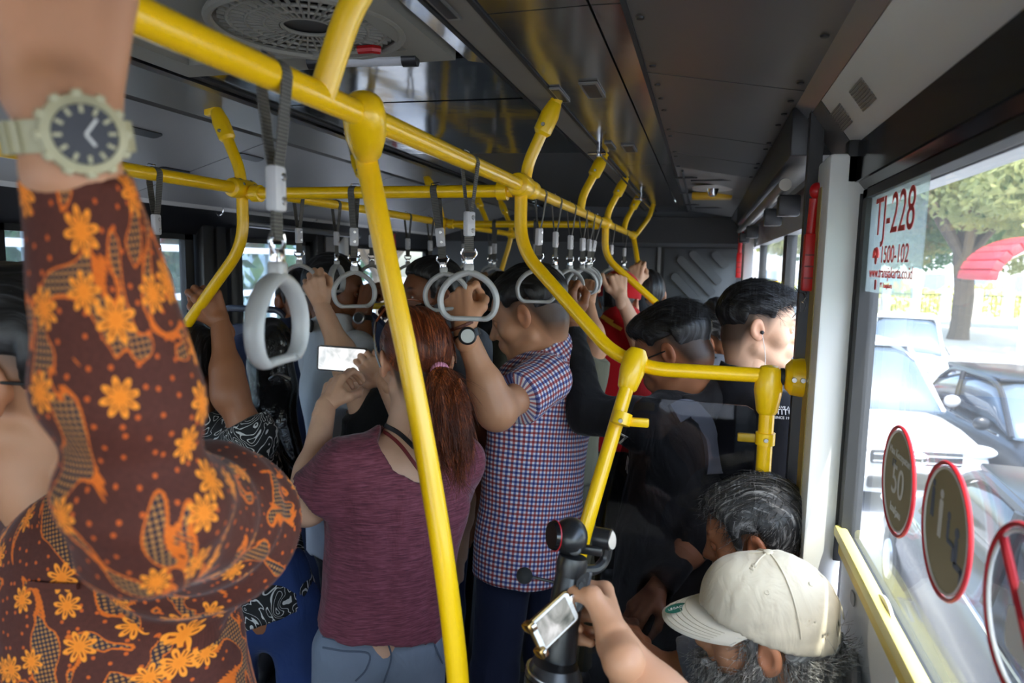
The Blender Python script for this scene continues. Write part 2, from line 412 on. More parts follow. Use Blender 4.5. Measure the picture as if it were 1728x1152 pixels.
# ---- far bulkhead
fw_ = MB().box((-.89, 5.02, 1.05), (2.4, .04, 2.1)).build('wall_far', mat('bulkhead_grey', S(84, 86, 88), .45, var=.06, vscale=2), kind='structure')
BULK = MATS['bulkhead_grey']
MB().box((-.9, 4.985, 1.90), (2.3, .03, .18)).build('bulkhead_header', BLACK, fw_)
MB().rbox((-.03, 4.985, 1.16), (.5, .02, 1.24), .008).build('bulkhead_panel', BULK, fw_)
MB().rbox((-.56, 4.985, 1.16), (.46, .02, 1.24), .008).build('bulkhead_panel', BULK, fw_)
MB().box((-.308, 4.97, 1.16), (.02, .03, 1.24)).build('bulkhead_trim', GREYL, fw_)
for (cx, cz, L) in ((.01, 1.645, .30), (.105, 1.70, .14), (-.05, 1.585, .36), (-.12, 1.50, .26)):
    d = np.array([.70, 0, -.71])
    out = [(x*1.0, y) for x, y in rrect(L, .055, .026)]
    MB().prism(out, np.array([cx, 4.977, cz])-np.array([0, .0, 0]), d, np.array([.71, 0, .70]), .022).build('embossed_bar', BULK, fw_)

# ---- right wall
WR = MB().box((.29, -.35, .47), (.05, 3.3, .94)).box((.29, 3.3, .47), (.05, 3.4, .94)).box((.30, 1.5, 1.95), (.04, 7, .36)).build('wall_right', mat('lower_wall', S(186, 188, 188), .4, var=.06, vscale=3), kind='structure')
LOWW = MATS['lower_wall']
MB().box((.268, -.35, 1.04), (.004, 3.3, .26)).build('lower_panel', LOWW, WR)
p = onX(1439, 1009, .264); MB().prism(rrect(.03, .022, .009), p, (0, -1, 0), (0, 0, 1), .001).build('slot_reflection', GREYP, WR)  # solid slot shape standing in for a reflection in the glass
p = onX(1492, 1100, .264); MB().prism(circle(.075, 36), p, (0, -1, 0), (0, 0, 1), .004).build('disc_reflection', WHITEP, WR)  # white disc standing in for a pale reflection in the glass
YST = mat('pale_yellow_reflection', S(226, 214, 128), .45)
MB().rbox((.258, -.35, 1.184), (.02, 3.3, .022), .005).build('sill_reflection', YST, WR)  # solid strip standing in for a yellow reflection in the glass
MB().rbox((.262, -.35, 1.155), (.008, 3.3, .03), .003).build('sill_reflection_base', mat('yellow_reflection', S(218, 190, 70), .45), WR)  # deeper yellow lower band of the same imitated reflection
# near right window
def window(name, x, y0, y1, z0, z1, fr=.035, side=1, m=None):
    w = empty(name, (x, (y0+y1)/2, z0), kind='structure'); o = np.array(w.location); t = .03
    f = MB(o)
    f.box((x, y0+fr/2, (z0+z1)/2), (t, fr, z1-z0)).box((x, y1-fr/2, (z0+z1)/2), (t, fr, z1-z0))
    f.box((x, (y0+y1)/2, z0+fr/4), (t, y1-y0, fr/2)).box((x, (y0+y1)/2, z1-fr/4), (t, y1-y0, fr/2))
    f.build('window_frame', RUBBER, w)
    MB(o).box((x+.004*side, (y0+y1)/2, (z0+z1)/2), (.005, y1-y0-fr, z1-z0-fr/2)).build('pane', m or GLASS, w)
    portal((x+.02*side, (y0+y1)/2, (z0+z1)/2), z1-z0, y1-y0, (0, PI/2*side, 0))
    return w
w1 = window('window_1', .272, -.75, 1.31, 1.165, 1.785, .03)
window('window_2', .272, -1.95, -.85, 1.165, 1.785, .03)
MB().box((.29, -.80, 1.45), (.05, .10, .66)).build('trim_1', PILLAR, kind='structure')
# blind cassette above the window
bc = empty('roller_blind', (.25, .2, 1.78), 'black roller blind cassette above the near right window', 'blind'); o = np.array(bc.location)
slab(MB(o), (.25, 1.80), (.252, 1.868), -1.95, 1.34, .006).build('cassette_front', BLACKG, bc)
slab(MB(o), (.25, 1.80), (.268, 1.778), -1.95, 1.34, .006).build('cassette_lip', BLACKG, bc)
MB(o).box((.249, -.3, 1.806), (.003, 3.2, .007)).build('light_seam', mat('white_trim', (.85, .86, .9), .3), bc)
MB(o).rbox((.25, 1.335, 1.835), (.04, .03, .075), .004).build('end_cap', BLACK, bc)
# pillar beside the window
pl = MB().rbox((.235, 1.385, .92), (.065, .13, 1.86), .006).build('trim_2', PILLAR, kind='structure')
MB().box((.206, 1.40, 1.815), (.006, .10, .006)).build('joint_line', BLACK, pl)
MB().box((.262, 1.335, 1.45), (.016, .04, .66)).build('rubber_gasket', RUBBER, pl)
MB().box((.2025, 1.415, .95), (.003, .06, 1.7)).build('edge_strip', mat('dull_yellow_strip', S(150, 132, 70), .5), pl)
MB().box((.201, 1.50, 1.0), (.026, .03, 1.98)).build('trim_3', BLACK, kind='structure')
# door area on the right
dr = empty('door_1', (.24, 2.8, 0), kind='structure'); o = np.array(dr.location)
for ya, yb in ((1.60, 2.72), (2.78, 3.95)):
    f = MB(o)
    for yy in (ya, yb): f.box((.305, yy, .98), (.035, .055, 1.90))
    for zz in (.06, .95, 1.84): f.box((.305, (ya+yb)/2, zz), (.035, yb-ya, .07))
    lf = f.build('door_leaf', BLACK, dr)
    MB(o).box((.308, (ya+yb)/2, .98), (.006, yb-ya-.03, 1.80)).build('door_pane', GLASS, dr)
    MB(o).cyl((.275, ya+.12, .7), (.275, ya+.12, 1.6), .012).build('door_grip', YEL, dr)
MB(o).rbox((.21, 2.75, 1.93), (.10, 2.4, .10), .006).build('door_header', BLACK, dr)
MB(o).cyl((.17, 1.7, 1.84), (.17, 3.8, 1.84), .014).build('door_shaft', SCREW, dr)
for yy in (1.8, 2.2, 3.1, 3.7): MB(o).rbox((.19, yy, 1.80), (.05, .05, .05), .005).build('door_hinge', BLACK, dr)
portal((.33, 2.8, .98), 1.8, 2.3, (0, PI/2, 0))
MB().rbox((.235, 4.10, .95), (.05, .16, 1.75), .006).build('trim_4', PILLAR, kind='structure')
window('window_3', .262, 4.25, 4.95, 1.0, 1.75, .04)
MB().box((.29, 4.6, 1.0), (.04, .8, .02)).build('trim_5', BLACK, kind='structure')

# ---- left wall
WL = MB().box((-2.08, 1.5, .50), (.05, 7, 1.0)).box((-2.09, 1.5, 1.94), (.05, 7, .38)).build('wall_left', GREYD, kind='structure')
slab(MB(), (-1.955, 1.842), (-2.045, 1.742), Y0, Y1, .01).build('window_header', BLACK, WL)
for i, (a, b) in enumerate(((-1.95, -1.0), (-.97, .2), (.25, 1.50), (1.55, 2.40), (2.66, 3.28), (3.74, 4.92))):
    window('window_%d' % (4+i), -2.06, a, b, 1.0, 1.745, .05, -1)
for y, wdt, m in ((1.525, .05, BLACK), (.225, .05, BLACK), (-.985, .05, BLACK), (2.45, .07, BLACK), (2.53, .06, RUBBER), (2.62, .06, BLACK), (3.33, .08, BLACK), (3.68, .10, BLACK)):
    MB().rbox((-2.045, y, 1.40), (.07, wdt, .84), .006).build('window_post', m, WL)
MB().rbox((-2.04, 3.46, 1.40), (.05, .14, .84), .006).build('door_panel_grey', GREYL, WL)
MB().rbox((-2.03, 3.60, 1.40), (.05, .05, .84), .006).build('white_post', PILLAR, WL)
MB().cyl((-1.96, 2.62, 1.80), (-1.96, 3.66, 1.79), .014).build('door_shaft', STEEL, WL)
for px, py in ((370, 354), (530, 366)):
    p = onX(px, py, -1.95); MB().tube([p+np.array([.02*math.cos(a), .0, .022*math.sin(a)]) for a in np.linspace(-2.6, 1.6, 14)], .003, 8).build('hook', CHROME, WL)
# ---- unseen wall behind the camera, windscreen enlarged and set close for more light
WN = MB().box((-.89, -2.02, .30), (2.4, .04, .6)).box((-.89, -2.02, 2.09), (2.4, .04, .10)).box((-2.06, -2.02, 1.3), (.06, .04, 1.5)).box((.28, -2.02, 1.3), (.06, .04, 1.5)).build('wall_near', GREYD, kind='structure')
ww = empty('window_10', (-.89, -2.02, .6), kind='structure'); MB(ww.location).box((-.89, -2.02, 1.32), (2.28, .006, 1.44)).build('pane', GLASS, ww)
portal((-.89, -2.05, 1.32), 2.28, 1.44, (PI/2, 0, 0))

# ================================================================== HAND RAILS
RZ = 1.83; RX, LX = -.42, -1.18; PR = .0152
def joint(mb, c, axis, r=.024, l=.05): mb.lathe([(PR+.001, -l/2-.004), (r*.9, -l/2), (r, -l/2+.008), (r, l/2-.008), (r*.9, l/2), (PR+.001, l/2+.004)], c, axis, 20)
def screw(parent, c, axis, r=.0045):
    o = np.array(parent.location) if parent.parent is None else np.array(parent.location)+np.array(parent.parent.location)
    MB(o).lathe([(r, 0), (r*.8, .002), (r*.3, .0022)], c, axis, 10).build('screw', SCREW, parent)
def hanger(parent, x, y, top, side):
    o = np.array(parent.location)
    a = np.array([x, y, RZ]); t = np.array(top, float); u = nrm(t-a)
    mid = a+np.array([0, 0, .035])+u*.02
    path = fillet([a, mid, mid+(t-mid)*.55, t], .05)
    h = MB(o).tube(path, PR*.95, 12).build('hanger', YEL, parent)
    m0 = mid+(t-mid)*.45; ax = nrm(t-mid)
    MB(o).tube([m0, m0+ax*.008, m0+(t-m0)*.55, t-ax*.012, t], [PR*1.02, .0215, .022, .016, .008], 14, flat=None).build('hanger_clamp', YEL_C, h)
    MB(o).lathe([(.005, 0), (.004, .003)], m0+(t-m0)*.25+np.array([-.004*0, -.0215, 0]), (0, -1, 0), 10).build('screw', SCREW, h)
    return h
# right rail
rr = empty('overhead_handrail', (RX, 2.0, RZ), 'yellow overhead handrail on the right, running from the gripping hand to the far end', 'handrail'); o = np.array(rr.location)
MB(o).cyl((RX, -1.5, RZ), (RX, 4.25, RZ), PR, n=18).build('rail', YEL, rr)
MB(o).tube(fillet([(RX, 4.2, RZ), (RX, 4.33, RZ), (RX+.08, 4.36, 1.95), (RX+.1, 4.37, 2.03)], .05), PR*.95, 12).build('hanger', YEL, rr)
hanger(rr, RX, 1.60, (-.346, 1.60, 2.03), 1); hanger(rr, RX, 2.36, (-.346, 2.40, 2.03), 1)
hanger(rr, RX, 3.02, (-.346, 3.06, 2.03), 1); hanger(rr, RX, 3.70, (-.346, 3.76, 2.03), 1)
p0 = np.array([RX, .70, RZ]); q0 = p0+np.array([.045, 0, .115]); q1 = np.array([-.30, .74, 2.03])
MB(o).tube(fillet([p0, q0, q1], .06), PR, 14).build('hanger', YEL, rr)
jb = MB(o); joint(jb, (RX, 1.57, RZ), (0, 1, 0), .027, .075); joint(jb, (RX, 1.66, RZ), (0, 1, 0), .023, .05); jb.build('joint', YEL_C, rr)
jb = MB(o); joint(jb, (RX, 3.0, RZ), (0, 1, 0), .026, .07); jb.build('joint', YEL_C, rr)
jb = MB(o); joint(jb, (RX, 4.2, RZ), (0, 1, 0), .025, .06); jb.build('joint', YEL_C, rr)
# left rail
lr = empty('overhead_handrail', (LX, 2.0, RZ), 'yellow overhead handrail along the left windows, behind the batik arm', 'handrail'); o = np.array(lr.location)
MB(o).cyl((LX, -1.5, RZ), (LX, 4.3, RZ), PR, n=16).build('rail', YEL, lr)
for y in (1.57, 3.0, 4.2):
    jb = MB(o); joint(jb, (LX, y, RZ), (0, 1, 0), .026, .085); j = jb.build('joint', YEL_C, lr)
    if y < 2:
        for dy in (-.022, .022):
            for a in (-.2, .5, 1.15): MB(o).lathe([(.0045, 0), (.003, .002)], (LX+.0255*math.cos(a), y+dy, RZ+.0255*math.sin(a)) if 0 else (LX+.0258*math.sin(a), y+dy, RZ+.0258*math.cos(a)), (math.sin(a), 0, math.cos(a)), 8).build('screw', SCREW, j)
    hanger(lr, LX, y, (LX-.085, y+.01, 2.045), -1)
MB(o).rbox((LX-.092, 1.58, 2.045), (.035, .03, .05), .005).build('ceiling_foot', YEL_C, lr)
for y in (2.3, 3.7): hanger(lr, LX, y, (LX-.10, y+.05, 2.045), -1)
# cross rails
for y, lab, z in ((1.57, 'yellow cross handrail joining both overhead rails, nearer one', RZ-.012), (3.0, 'yellow cross handrail joining both overhead rails, farther one', RZ-.006)):
    c = empty('cross_handrail', ((RX+LX)/2, y, z), lab, 'handrail'); o = np.array(c.location)
    MB(o).cyl((LX+.02, y, z), (RX-.02, y, z), PR, n=16).build('rail', YEL, c)
    for x in (LX+.045, RX-.045): MB(o).lathe([(PR+.001, -.014), (.022, -.012), (.022, .012), (PR+.001, .014)], (x, y, z), (1, 0, 0), 18).build('end_collar', YEL_C, c)

# main slanted stanchion, nearest
S1 = empty('stanchion_pole', (-.30, .82, 0), 'large slanted yellow stanchion in front of the maroon T-shirt woman', 'pole'); o = np.array(S1.location)
pts = [(RX-.012, .80, RZ+.004)]+[W(px, py, .925) for px, py in ((614, 250), (633, 340), (656, 455), (690, 612), (719, 765), (745, 920), (765, 1070), (775, 1180), (783, 1320))]+[(-.285, .83, .6), (-.283, .83, .3), (-.283, .83, 0)]
MB(o).tube(catmull(pts, 7), PR, 18).build('pole', YEL, S1)
a = np.array([RX, .80, RZ]); b = W(619, 256, .925)
sl_ = MB(o).tube([a+(a-b)*.42, a+(a-b)*.38, a+(a-b)*.25, a, a+(b-a)*.5, a+(b-a)*.97, b], [.004, .016, .0245, .0275, .0265, .0205, .019], 20).build('sleeve_joint', YEL_C, S1)
MB(o).lathe([(.004, 0), (.003, .003)], a+(b-a)*.45+np.array([-.027, 0, 0]), (-1, -.2, 0), 10).build('screw', SCREW, sl_)
MB(o).lathe([(.045, 0), (.045, .006), (.02, .02)], (-.283, .83, 0), (0, 0, 1), 20).build('floor_flange', YEL_C, S1)
# bent stanchion + partition rail, right
S2 = empty('stanchion_rail', (-.13, 1.45, 0), 'bent yellow stanchion turning into a partition rail beside the hooded man', 'pole'); o = np.array(S2.location)
path = fillet([(RX, 1.57, RZ), (RX, 1.57, 1.685), (-.185, 1.475, 1.462), (-.10, 1.45, 1.434), (.205, 1.45, 1.434)], .09, 8)
MB(o).tube(path, PR, 18).build('rail', YEL, S2)
top2 = np.array([-.130, 1.447, 1.455]); bot2 = W(975, 950, 1.37); dd = nrm(bot2-top2)
low = [top2, W(1000, 850, 1.375), bot2, bot2+dd*.12+np.array([.012, 0, 0]), (-.262, 1.29, .6), (-.265, 1.285, 0)]
MB(o).tube(catmull(low, 8), PR, 18).build('lower_pole', YEL, S2)
MB(o).tube([top2-dd*.022, top2-dd*.02, top2-dd*.006, top2+dd*.03, top2+dd*.065, top2+dd*.07], [.006, .017, .0255, .0265, .0205, .017], 20).build('tee_joint', YEL_C, S2)
v2 = np.array([.137, 1.45, 1.434])
MB(o).tube([v2+np.array([0, 0, .022]), v2+np.array([0, 0, .019]), v2+np.array([0, 0, .005]), v2-np.array([0, 0, .03]), v2-np.array([0, 0, .072]), v2-np.array([0, 0, .078])], [.006, .017, .0255, .0275, .021, .017], 20).build('tee_joint', YEL_C, S2)
MB(o).cyl(v2, (.137, 1.45, 0), PR, n=18).build('vertical_pole', YEL, S2)
MB(o).lathe([(PR+.001, 0), (.017, .001), (.0175, .007), (PR, .008)], (.158, 1.45, 1.434), (1, 0, 0), 18).build('rubber_ring', RUBBER, S2)
sk = MB(o).tube([(.166, 1.45, 1.434), (.168, 1.45, 1.434), (.178, 1.45, 1.434), (.195, 1.45, 1.434), (.206, 1.45, 1.434)], [.014, .025, .036, .0385, .0385], 24).build('wall_socket', YEL_C, S2)
for x in (.180, .196): MB(o).lathe([(.0055, 0), (.0045, .003), (.002, .003)], (x, 1.4125, 1.434), (0, -1, 0), 12).build('screw', STEEL, sk)
for c, ax, sx in ((W(1049, 706, 1.375), dd, 1), (np.array([.137, 1.45, 1.305]), np.array([0, 0, -1.]), -1)):
    cl = MB(o).lathe([(PR+.001, -.013), (.0195, -.012), (.0195, .012), (PR+.001, .013)], c, ax, 20).build('bracket_clamp', YEL_C, S2)
    MB(o).rbox(c+np.array([sx*.034, .004, -.002 if sx < 0 else -.006]), (.04, .012, .018), .003).build('bracket_arm', YEL_C, cl)
    MB(o).lathe([(.005, 0), (.004, .003)], c+np.array([0, -.0195, 0]), (0, -1, 0), 10).build('screw', STEEL, cl)
pz = [(-.112, 1.372), (-.128, 1.358), (-.135, 1.335), (-.21, 1.0), (-.25, .55), (.118, .55), (.118, 1.345), (.112, 1.362), (.098, 1.370)]
pg = MB((0, 1.45, 0)).prism([(x, z) for x, z in pz][::-1], (0, 1.452, 0), (1, 0, 0), (0, 0, 1), .006).build('partition_panel', GLASSD, loc=(0, 1.45, 0)); tag(pg, 'smoked clear partition panel clamped under the yellow partition rail', 'panel')
# bent stanchion, left (mirror)
S3 = empty('stanchion_rail', (-1.47, 1.5, 0), 'bent yellow stanchion on the left, gripped by a brown hand', 'pole'); o = np.array(S3.location)
MB(o).tube(fillet([(LX, 1.57, RZ), (LX, 1.57, 1.685), (-1.40, 1.57, 1.43), (-1.48, 1.57, 1.36), (-2.03, 1.57, 1.36)], .09, 8), PR, 16).build('rail', YEL, S3)
MB(o).tube([(-1.46, 1.57, 1.37), (-1.44, 1.57, .6), (-1.44, 1.57, 0)], PR, 16).build('lower_pole', YEL, S3)
# far stanchions
S4 = empty('stanchion_rail', (-.42, 3.0, 0), 'far bent yellow stanchion under the second cross handrail', 'pole'); o = np.array(S4.location)
MB(o).tube(fillet([(RX, 3.0, RZ), (RX, 3.0, 1.685), (-.13, 3.0, 1.44), (-.05, 3.0, 1.40), (.2, 3.0, 1.40)], .09, 8), PR, 14).build('rail', YEL, S4)
S5 = empty('stanchion_pole', (-.30, 4.2, 0), 'farthest yellow stanchion by the grey bulkhead', 'pole'); o = np.array(S5.location)
MB(o).tube(catmull([(RX, 4.2, RZ), (-.37, 4.15, 1.62), (-.30, 4.1, 1.42), (-.24, 4.05, 1.2), (-.20, 4.0, .6), (-.20, 4.0, 0)]), PR, 14).build('pole', YEL, S5)
S6 = empty('stanchion_pole', (LX, 3.0, 0), 'upright yellow stanchion under the left overhead handrail', 'pole'); o = np.array(S6.location)
MB(o).cyl((LX, 3.0, RZ), (LX, 3.0, 0), PR).build('pole', YEL, S6)
S7 = empty('stanchion_pole', (LX+.2, 4.2, 0), 'slanted yellow stanchion far behind the grab handles', 'pole'); o = np.array(S7.location)
MB(o).tube(catmull([(LX, 4.2, RZ), (LX-.02, 4.2, 1.75), (LX-.09, 4.2, 1.5), (LX-.14, 4.2, 1.2), (LX-.14, 4.2, 0)]), PR, 14).build('pole', YEL, S7)
# far partition rail at right with yellow socket
S8 = empty('partition_rail', (.1, 2.5, 0), 'short yellow partition rail with socket behind the grey-haired man', 'handrail'); o = np.array(S8.location)
pa, pb = onY(1198, 541, 3.1), onY(1240, 543, 3.1)
MB(o).cyl(pa, pb, PR, n=14).build('rail', YEL, S8)
MB(o).tube([pb-np.array([.01, 0, 0]), pb, pb+np.array([.02, 0, 0]), pb+np.array([.045, 0, 0])], [.02, .034, .04, .04], 18).build('wall_socket', YEL_C, S8)
MB(o).cyl(pb+np.array([.01, 0, 0]), (pb[0]+.01, 3.1, 0), PR, n=12).build('vertical_pole', YEL, S8)
S9 = empty('partition_rail', (-1.3, 2.9, 0), 'low yellow rail seen behind the raised wristwatch arm', 'handrail'); o = np.array(S9.location)
pa, pb = onY(585, 520, 2.9), onY(668, 514, 2.9)
MB(o).tube(fillet([(pa[0], 2.9, 0), pa, pb], .04), PR, 12).build('rail', YEL, S9)

# chrome curtain rod under the right cove
rod = empty('curtain_rod', (-.2, 2.2, 1.98), 'thin chrome curtain rod under the polished right cove', 'rod'); o = np.array(rod.location)
q = ray(1011, 259); X = -.335; pA = EYE+q*(X/q[0]); zr = pA[2]
MB(o).cyl((X, pA[1]-.02, zr), (X, 4.6, zr), .004, n=8).build('rod', CHROME, rod)
for y in (pA[1], pA[1]+1.5, 4.4):
    MB(o).cyl((X, y, zr-.01), (X, y, 2.03), .009, n=12).cyl((X-.035, y, zr), (X+.02, y, zr), .006, n=10).build('rod_bracket', CHROME, rod)
# pale ceiling fittings far right
lampr = empty('ceiling_marker', (.02, 3.5, 1.98), 'small yellow and white emergency fitting on the pale far ceiling', 'fitting'); o = np.array(lampr.location)
zc = 2.0
MB(o).rbox((.02, 3.55, zc-.005), (.19, .10, .03), .006).build('yellow_base', mat('amber_plastic', S(214, 170, 30), .4), lampr)
MB(o).lathe([(.09, 0), (.085, .012), (.02, .015)], (.02, 3.25, zc+.005), (0, 0, -1), 24).build('white_dome', WHITEP, lampr)
MB(o).lathe([(.03, 0), (.018, .035), (.012, .04)], (.02, 3.2, zc), (0, -.2, -1), 14).build('chrome_knob', CHROME, lampr)
for y in (2.95, 3.75, 4.3): MB().rbox((.03, y, 2.0), (.20, .02, .006), .002).build('ceiling_slot', BLACK, ceil)
MB().cyl((-.10, 2.8, 2.02), (-.10, 4.7, 2.02), .005, n=8).build('cable', BLACK, ceil)
for y in (3.0, 3.6, 4.3): MB().box((-.09, y, 2.018), (.09, .012, .008)).build('cable_clip', BLACK, ceil)

# emergency hammers
def hammer(p, s, label):
    h = empty('emergency_hammer', p, label, 'hammer', 'red emergency hammers'); RED = mat('red_hammer', S(196, 22, 26), .35)
    MB().rbox((0, 0, -.02*s), (.022*s, .026*s, .11*s), .004*s).build('holder', RED, h)
    MB().tube([(0, 0, .03*s), (0.002, 0, .08*s), (.004, 0, .10*s)], [.009*s, .009*s, .011*s], 12).build('grip', RED, h)
    MB().ell((.005*s, -.002, .115*s), (.013*s, .013*s, .016*s)).build('head', RED, h)
    MB().rbox((.018*s, 0, .085*s), (.012*s, .02*s, .02*s), .002).build('bracket', GREYP, h)
    for i in range(3): MB().box((0, -.0135*s, (-.05+.022*i)*s), (.018*s, .001, .003*s)).build('rib', mat('dark_red', S(120, 10, 14), .4), h)
hp = onY(1367, 425, 1.43); hammer((hp[0]-.001, 1.43, hp[2]), 1.0, 'red emergency hammer on the white pillar beside the window')
hp = onY(1247, 440, 4.0); hammer((hp[0], 4.0, hp[2]), 1.25, 'small red emergency hammer on the far white pillar')
hp = onX(664, 415, -1.98); hammer((hp[0], hp[1], hp[2]), 1.2, 'red emergency hammer on the left wall above the bearded man')
hb_ = empty('wire_bundle', onY(1360, 500, 1.44), 'tangled thin wires dangling under the red hammer', 'wire')
for k in range(5):
    a = RNG.normal(0, .012, (6, 3)); a[:, 1] *= .3; a[:, 2] *= 1.6; MB().tube(catmull(np.cumsum(a*.38, 0), 5), .0008, 5).build('wire', BLACK if k else CHROME, hb_)

# ================================================================== GRAB HANDLES
def strap_meshes():
    d = {}
    w = .0135
    def band(pts, m=MB): pass
    b = MB(); pth = [(-.004, -.088)]+[(-.0055-.011*t, -.088+.088*t) for t in (.3, .7, 1)]+[(-.0165*math.cos(a), .0165*math.sin(a)) for a in np.linspace(0, PI, 9)][1:]+[(.0055+.011*t, -.088+.088*t) for t in (.7, .3)]+[(.004, -.088)]
    V = []; Fs = []; n = len(pth)
    for (y, z) in pth: V += [(-w*.62, y, z), (w*.62, y, z)]
    V2 = [(x, y*.86, z*.93 if z > 0 else z) for x, y, z in V]; N = len(V)
    for i in range(n-1): a = 2*i; Fs += [(a, a+1, a+3, a+2), (N+a+2, N+a+3, N+a+1, N+a), (a, a+2, N+a+2, N+a), (a+1, N+a+1, N+a+3, a+3)]
    b.add(V+V2, Fs); d['webbing'] = mesh('webbing', b.v, b.f, 40)
    d['top_buckle'] = (lambda q: mesh('top_buckle', q.v, q.f, 35))(MB().tube([(x, .004*0+.006, .0175+z) for x, z in ((-.011, 0), (-.011, .004), (.011, .004), (.011, 0))], .0013, 6))
    q = MB().rbox((0, 0, -.110), (.0215, .0135, .046), .004); d['clip_sleeve'] = mesh('clip_sleeve', q.v, q.f, 35)
    q = MB()
    for z in (-.098, -.122): q.lathe([(.0045, 0), (.0038, .0012), (.001, .0014)], (.0035, -.0067, z), (0, -1, 0), 10)
    d['clip_screw'] = mesh('clip_screw', q.v, q.f, 35)
    q = MB().box((0, 0, -.146), (.017, .0045, .030)); d['lower_webbing'] = mesh('lower_webbing', q.v, q.f, 35)
    q = MB().tube([(-.012, 0, -.160), (.012, 0, -.160)], .0022, 8)
    for s in (-1, 1): q.tube(catmull([(s*.012, 0, -.155), (s*.0145, 0, -.163), (s*.010, 0, -.171), (s*.007, 0, -.174)], 4), .0022, 8)
    q.rbox((0, 0, -.178), (.0155, .011, .017), .002); d['buckle'] = mesh('buckle', q.v, q.f, 35)
    # ring: origin at its pivot
    top = [(0, -.012), (.016, -.017), (.034, -.028), (.048, -.046), (.0525, -.066), (.048, -.086), (.037, -.097), (.028, -.099)]
    path = catmull([(x, 0, z) for x, z in top], 4)
    left = [np.array([-p[0], p[1], p[2]]) for p in path[::-1]]
    q = MB(); up = left+[np.array(p) for p in path[1:]]
    nn = len(up); rr_ = [.0052+.0012*math.sin(PI*min(1, max(0, i/(nn-1)))) for i in range(nn)]
    q.tube(up, rr_, 12, flat=1.75, normal=(0, 1, 0))
    q.tube([(-.029, 0, -.099), (.029, 0, -.099)], .0048, 10, flat=1.2, normal=(0, 1, 0)); q.rbox((0, 0, -.007), (.019, .016, .022), .004)
    d['ring'] = mesh('ring', q.v, q.f, 50)
    for k, m in (('webbing', WEB), ('top_buckle', CHROME), ('clip_sleeve', CLIPM), ('clip_screw', STEEL), ('lower_webbing', WEB), ('buckle', CHROME), ('ring', RING)): d[k].materials.append(m)
    return d
SM = strap_meshes(); RINGS = {}
def strap(loc, label, rz=0, twist=0, tilt=(0, 0), key=None, axis='Y'):
    """rz: heading of the webbing loop (rail along local x), twist: ring turned about vertical, tilt: swing"""
    t = empty('grab_handle', loc, label, 'grab handle', 'grab handles on the handrails'); t.rotation_euler = (tilt[0], tilt[1], (PI/2 if axis == 'Y' else 0)+rz)
    for k in ('webbing', 'top_buckle'): link(k, SM[k], None, t)
    low = Matrix.Rotation(twist*.6, 4, 'Z')
    for k in ('clip_sleeve', 'lower_webbing', 'buckle'):
        o_ = link(k, SM[k], None, t); o_.rotation_euler = (0, 0, twist*(.35 if k == 'clip_sleeve' else .8))
        if k == 'clip_sleeve': link('clip_screw', SM['clip_screw'], None, o_)
    r = link('ring', SM['ring'], None, t); r.location = (0, 0, -.186); r.rotation_euler = (0, 0, twist)
    m = Matrix.Translation(loc) @ t.rotation_euler.to_matrix().to_4x4() @ Matrix.Translation((0, 0, -.186)) @ Matrix.Rotation(twist, 4, 'Z')
    if key: RINGS[key] = m
    return t
strap((RX, .612, RZ), 'large pale grab handle nearest the camera, beside the batik sleeve', twist=.15, key='A', tilt=(0, 0))
strap((RX, 1.205, RZ), 'grab handle with wide open ring just right of the slanted pole', twist=-1.35, key='B')
for y, lab, tw, ti, key in ((1.77, 'tilted grab handle held by the hooded man', -1.25, (.05, -.12), 'C'), (1.97, 'grab handle next beyond the hooded man\'s handle', -.35, (0, .02), 'D'), (2.20, 'third grab handle beyond the bent stanchion', -.8, (0, 0), 'E'),
        (2.42, 'grab handle held by the tan arm above the red jersey', -1.5, (0, -.1), 'F'), (2.60, 'grab handle swung sideways above the red jersey', -.9, (.0, .18), 'G'), (2.78, 'grab handle before the far stanchion, gripped by pale hand', -1.4, (.1, .25), 'H'),
        (3.22, 'grab handle just past the far bent stanchion', -1.2, (0, 0), 'I'), (3.76, 'farthest grab handle on the right handrail', -1.2, (0, 0), 'J')):
    strap((RX, y, RZ), lab, twist=tw, tilt=ti, key=key)
strap((LX, 1.27, RZ), 'grab handle on the left rail half hidden by the batik cuff', twist=.3, key='K')
for y, lab, tw, key in ((1.83, 'grab handle gripped by the slim pale arm', -1.15, 'L'), (2.05, 'edge-on grab handle above the white shirt man', .12, 'M'), (2.30, 'grab handle gripped by the dark wristwatch arm', -.7, 'N'),
        (2.62, 'grab handle behind the slanted pole on the left rail', -.9, 'O'), (2.86, 'grab handle on the left rail above the bearded man', -1.2, 'P'), (3.30, 'far grab handle past the upright left stanchion', -.4, 'Q'), (3.75, 'farthest grab handle on the left handrail', -1.2, 'R')):
    strap((LX, y, RZ), lab, twist=tw, key=key)
cx1 = onY(597, 318, 1.57)[0]; cx2 = onY(735, 316, 1.57)[0]
strap((cx1, 1.57, RZ-.012), 'grab handle on the near cross rail, left of the slanted pole', twist=.75, key='S', axis='X')
strap((cx2, 1.57, RZ-.012), 'grab handle gripped by the checked shirt man', twist=.2, key='T', axis='X', tilt=(0, -.12))
for px, lab, key in ((835, 'far cross rail grab handle seen left of the bent stanchion', 'U'), (905, 'far cross rail grab handle behind the bent stanchion', 'V')):
    strap((onY(px, 372, 3.0)[0], 3.0, RZ-.006), lab, twist=.1, key=key, axis='X')
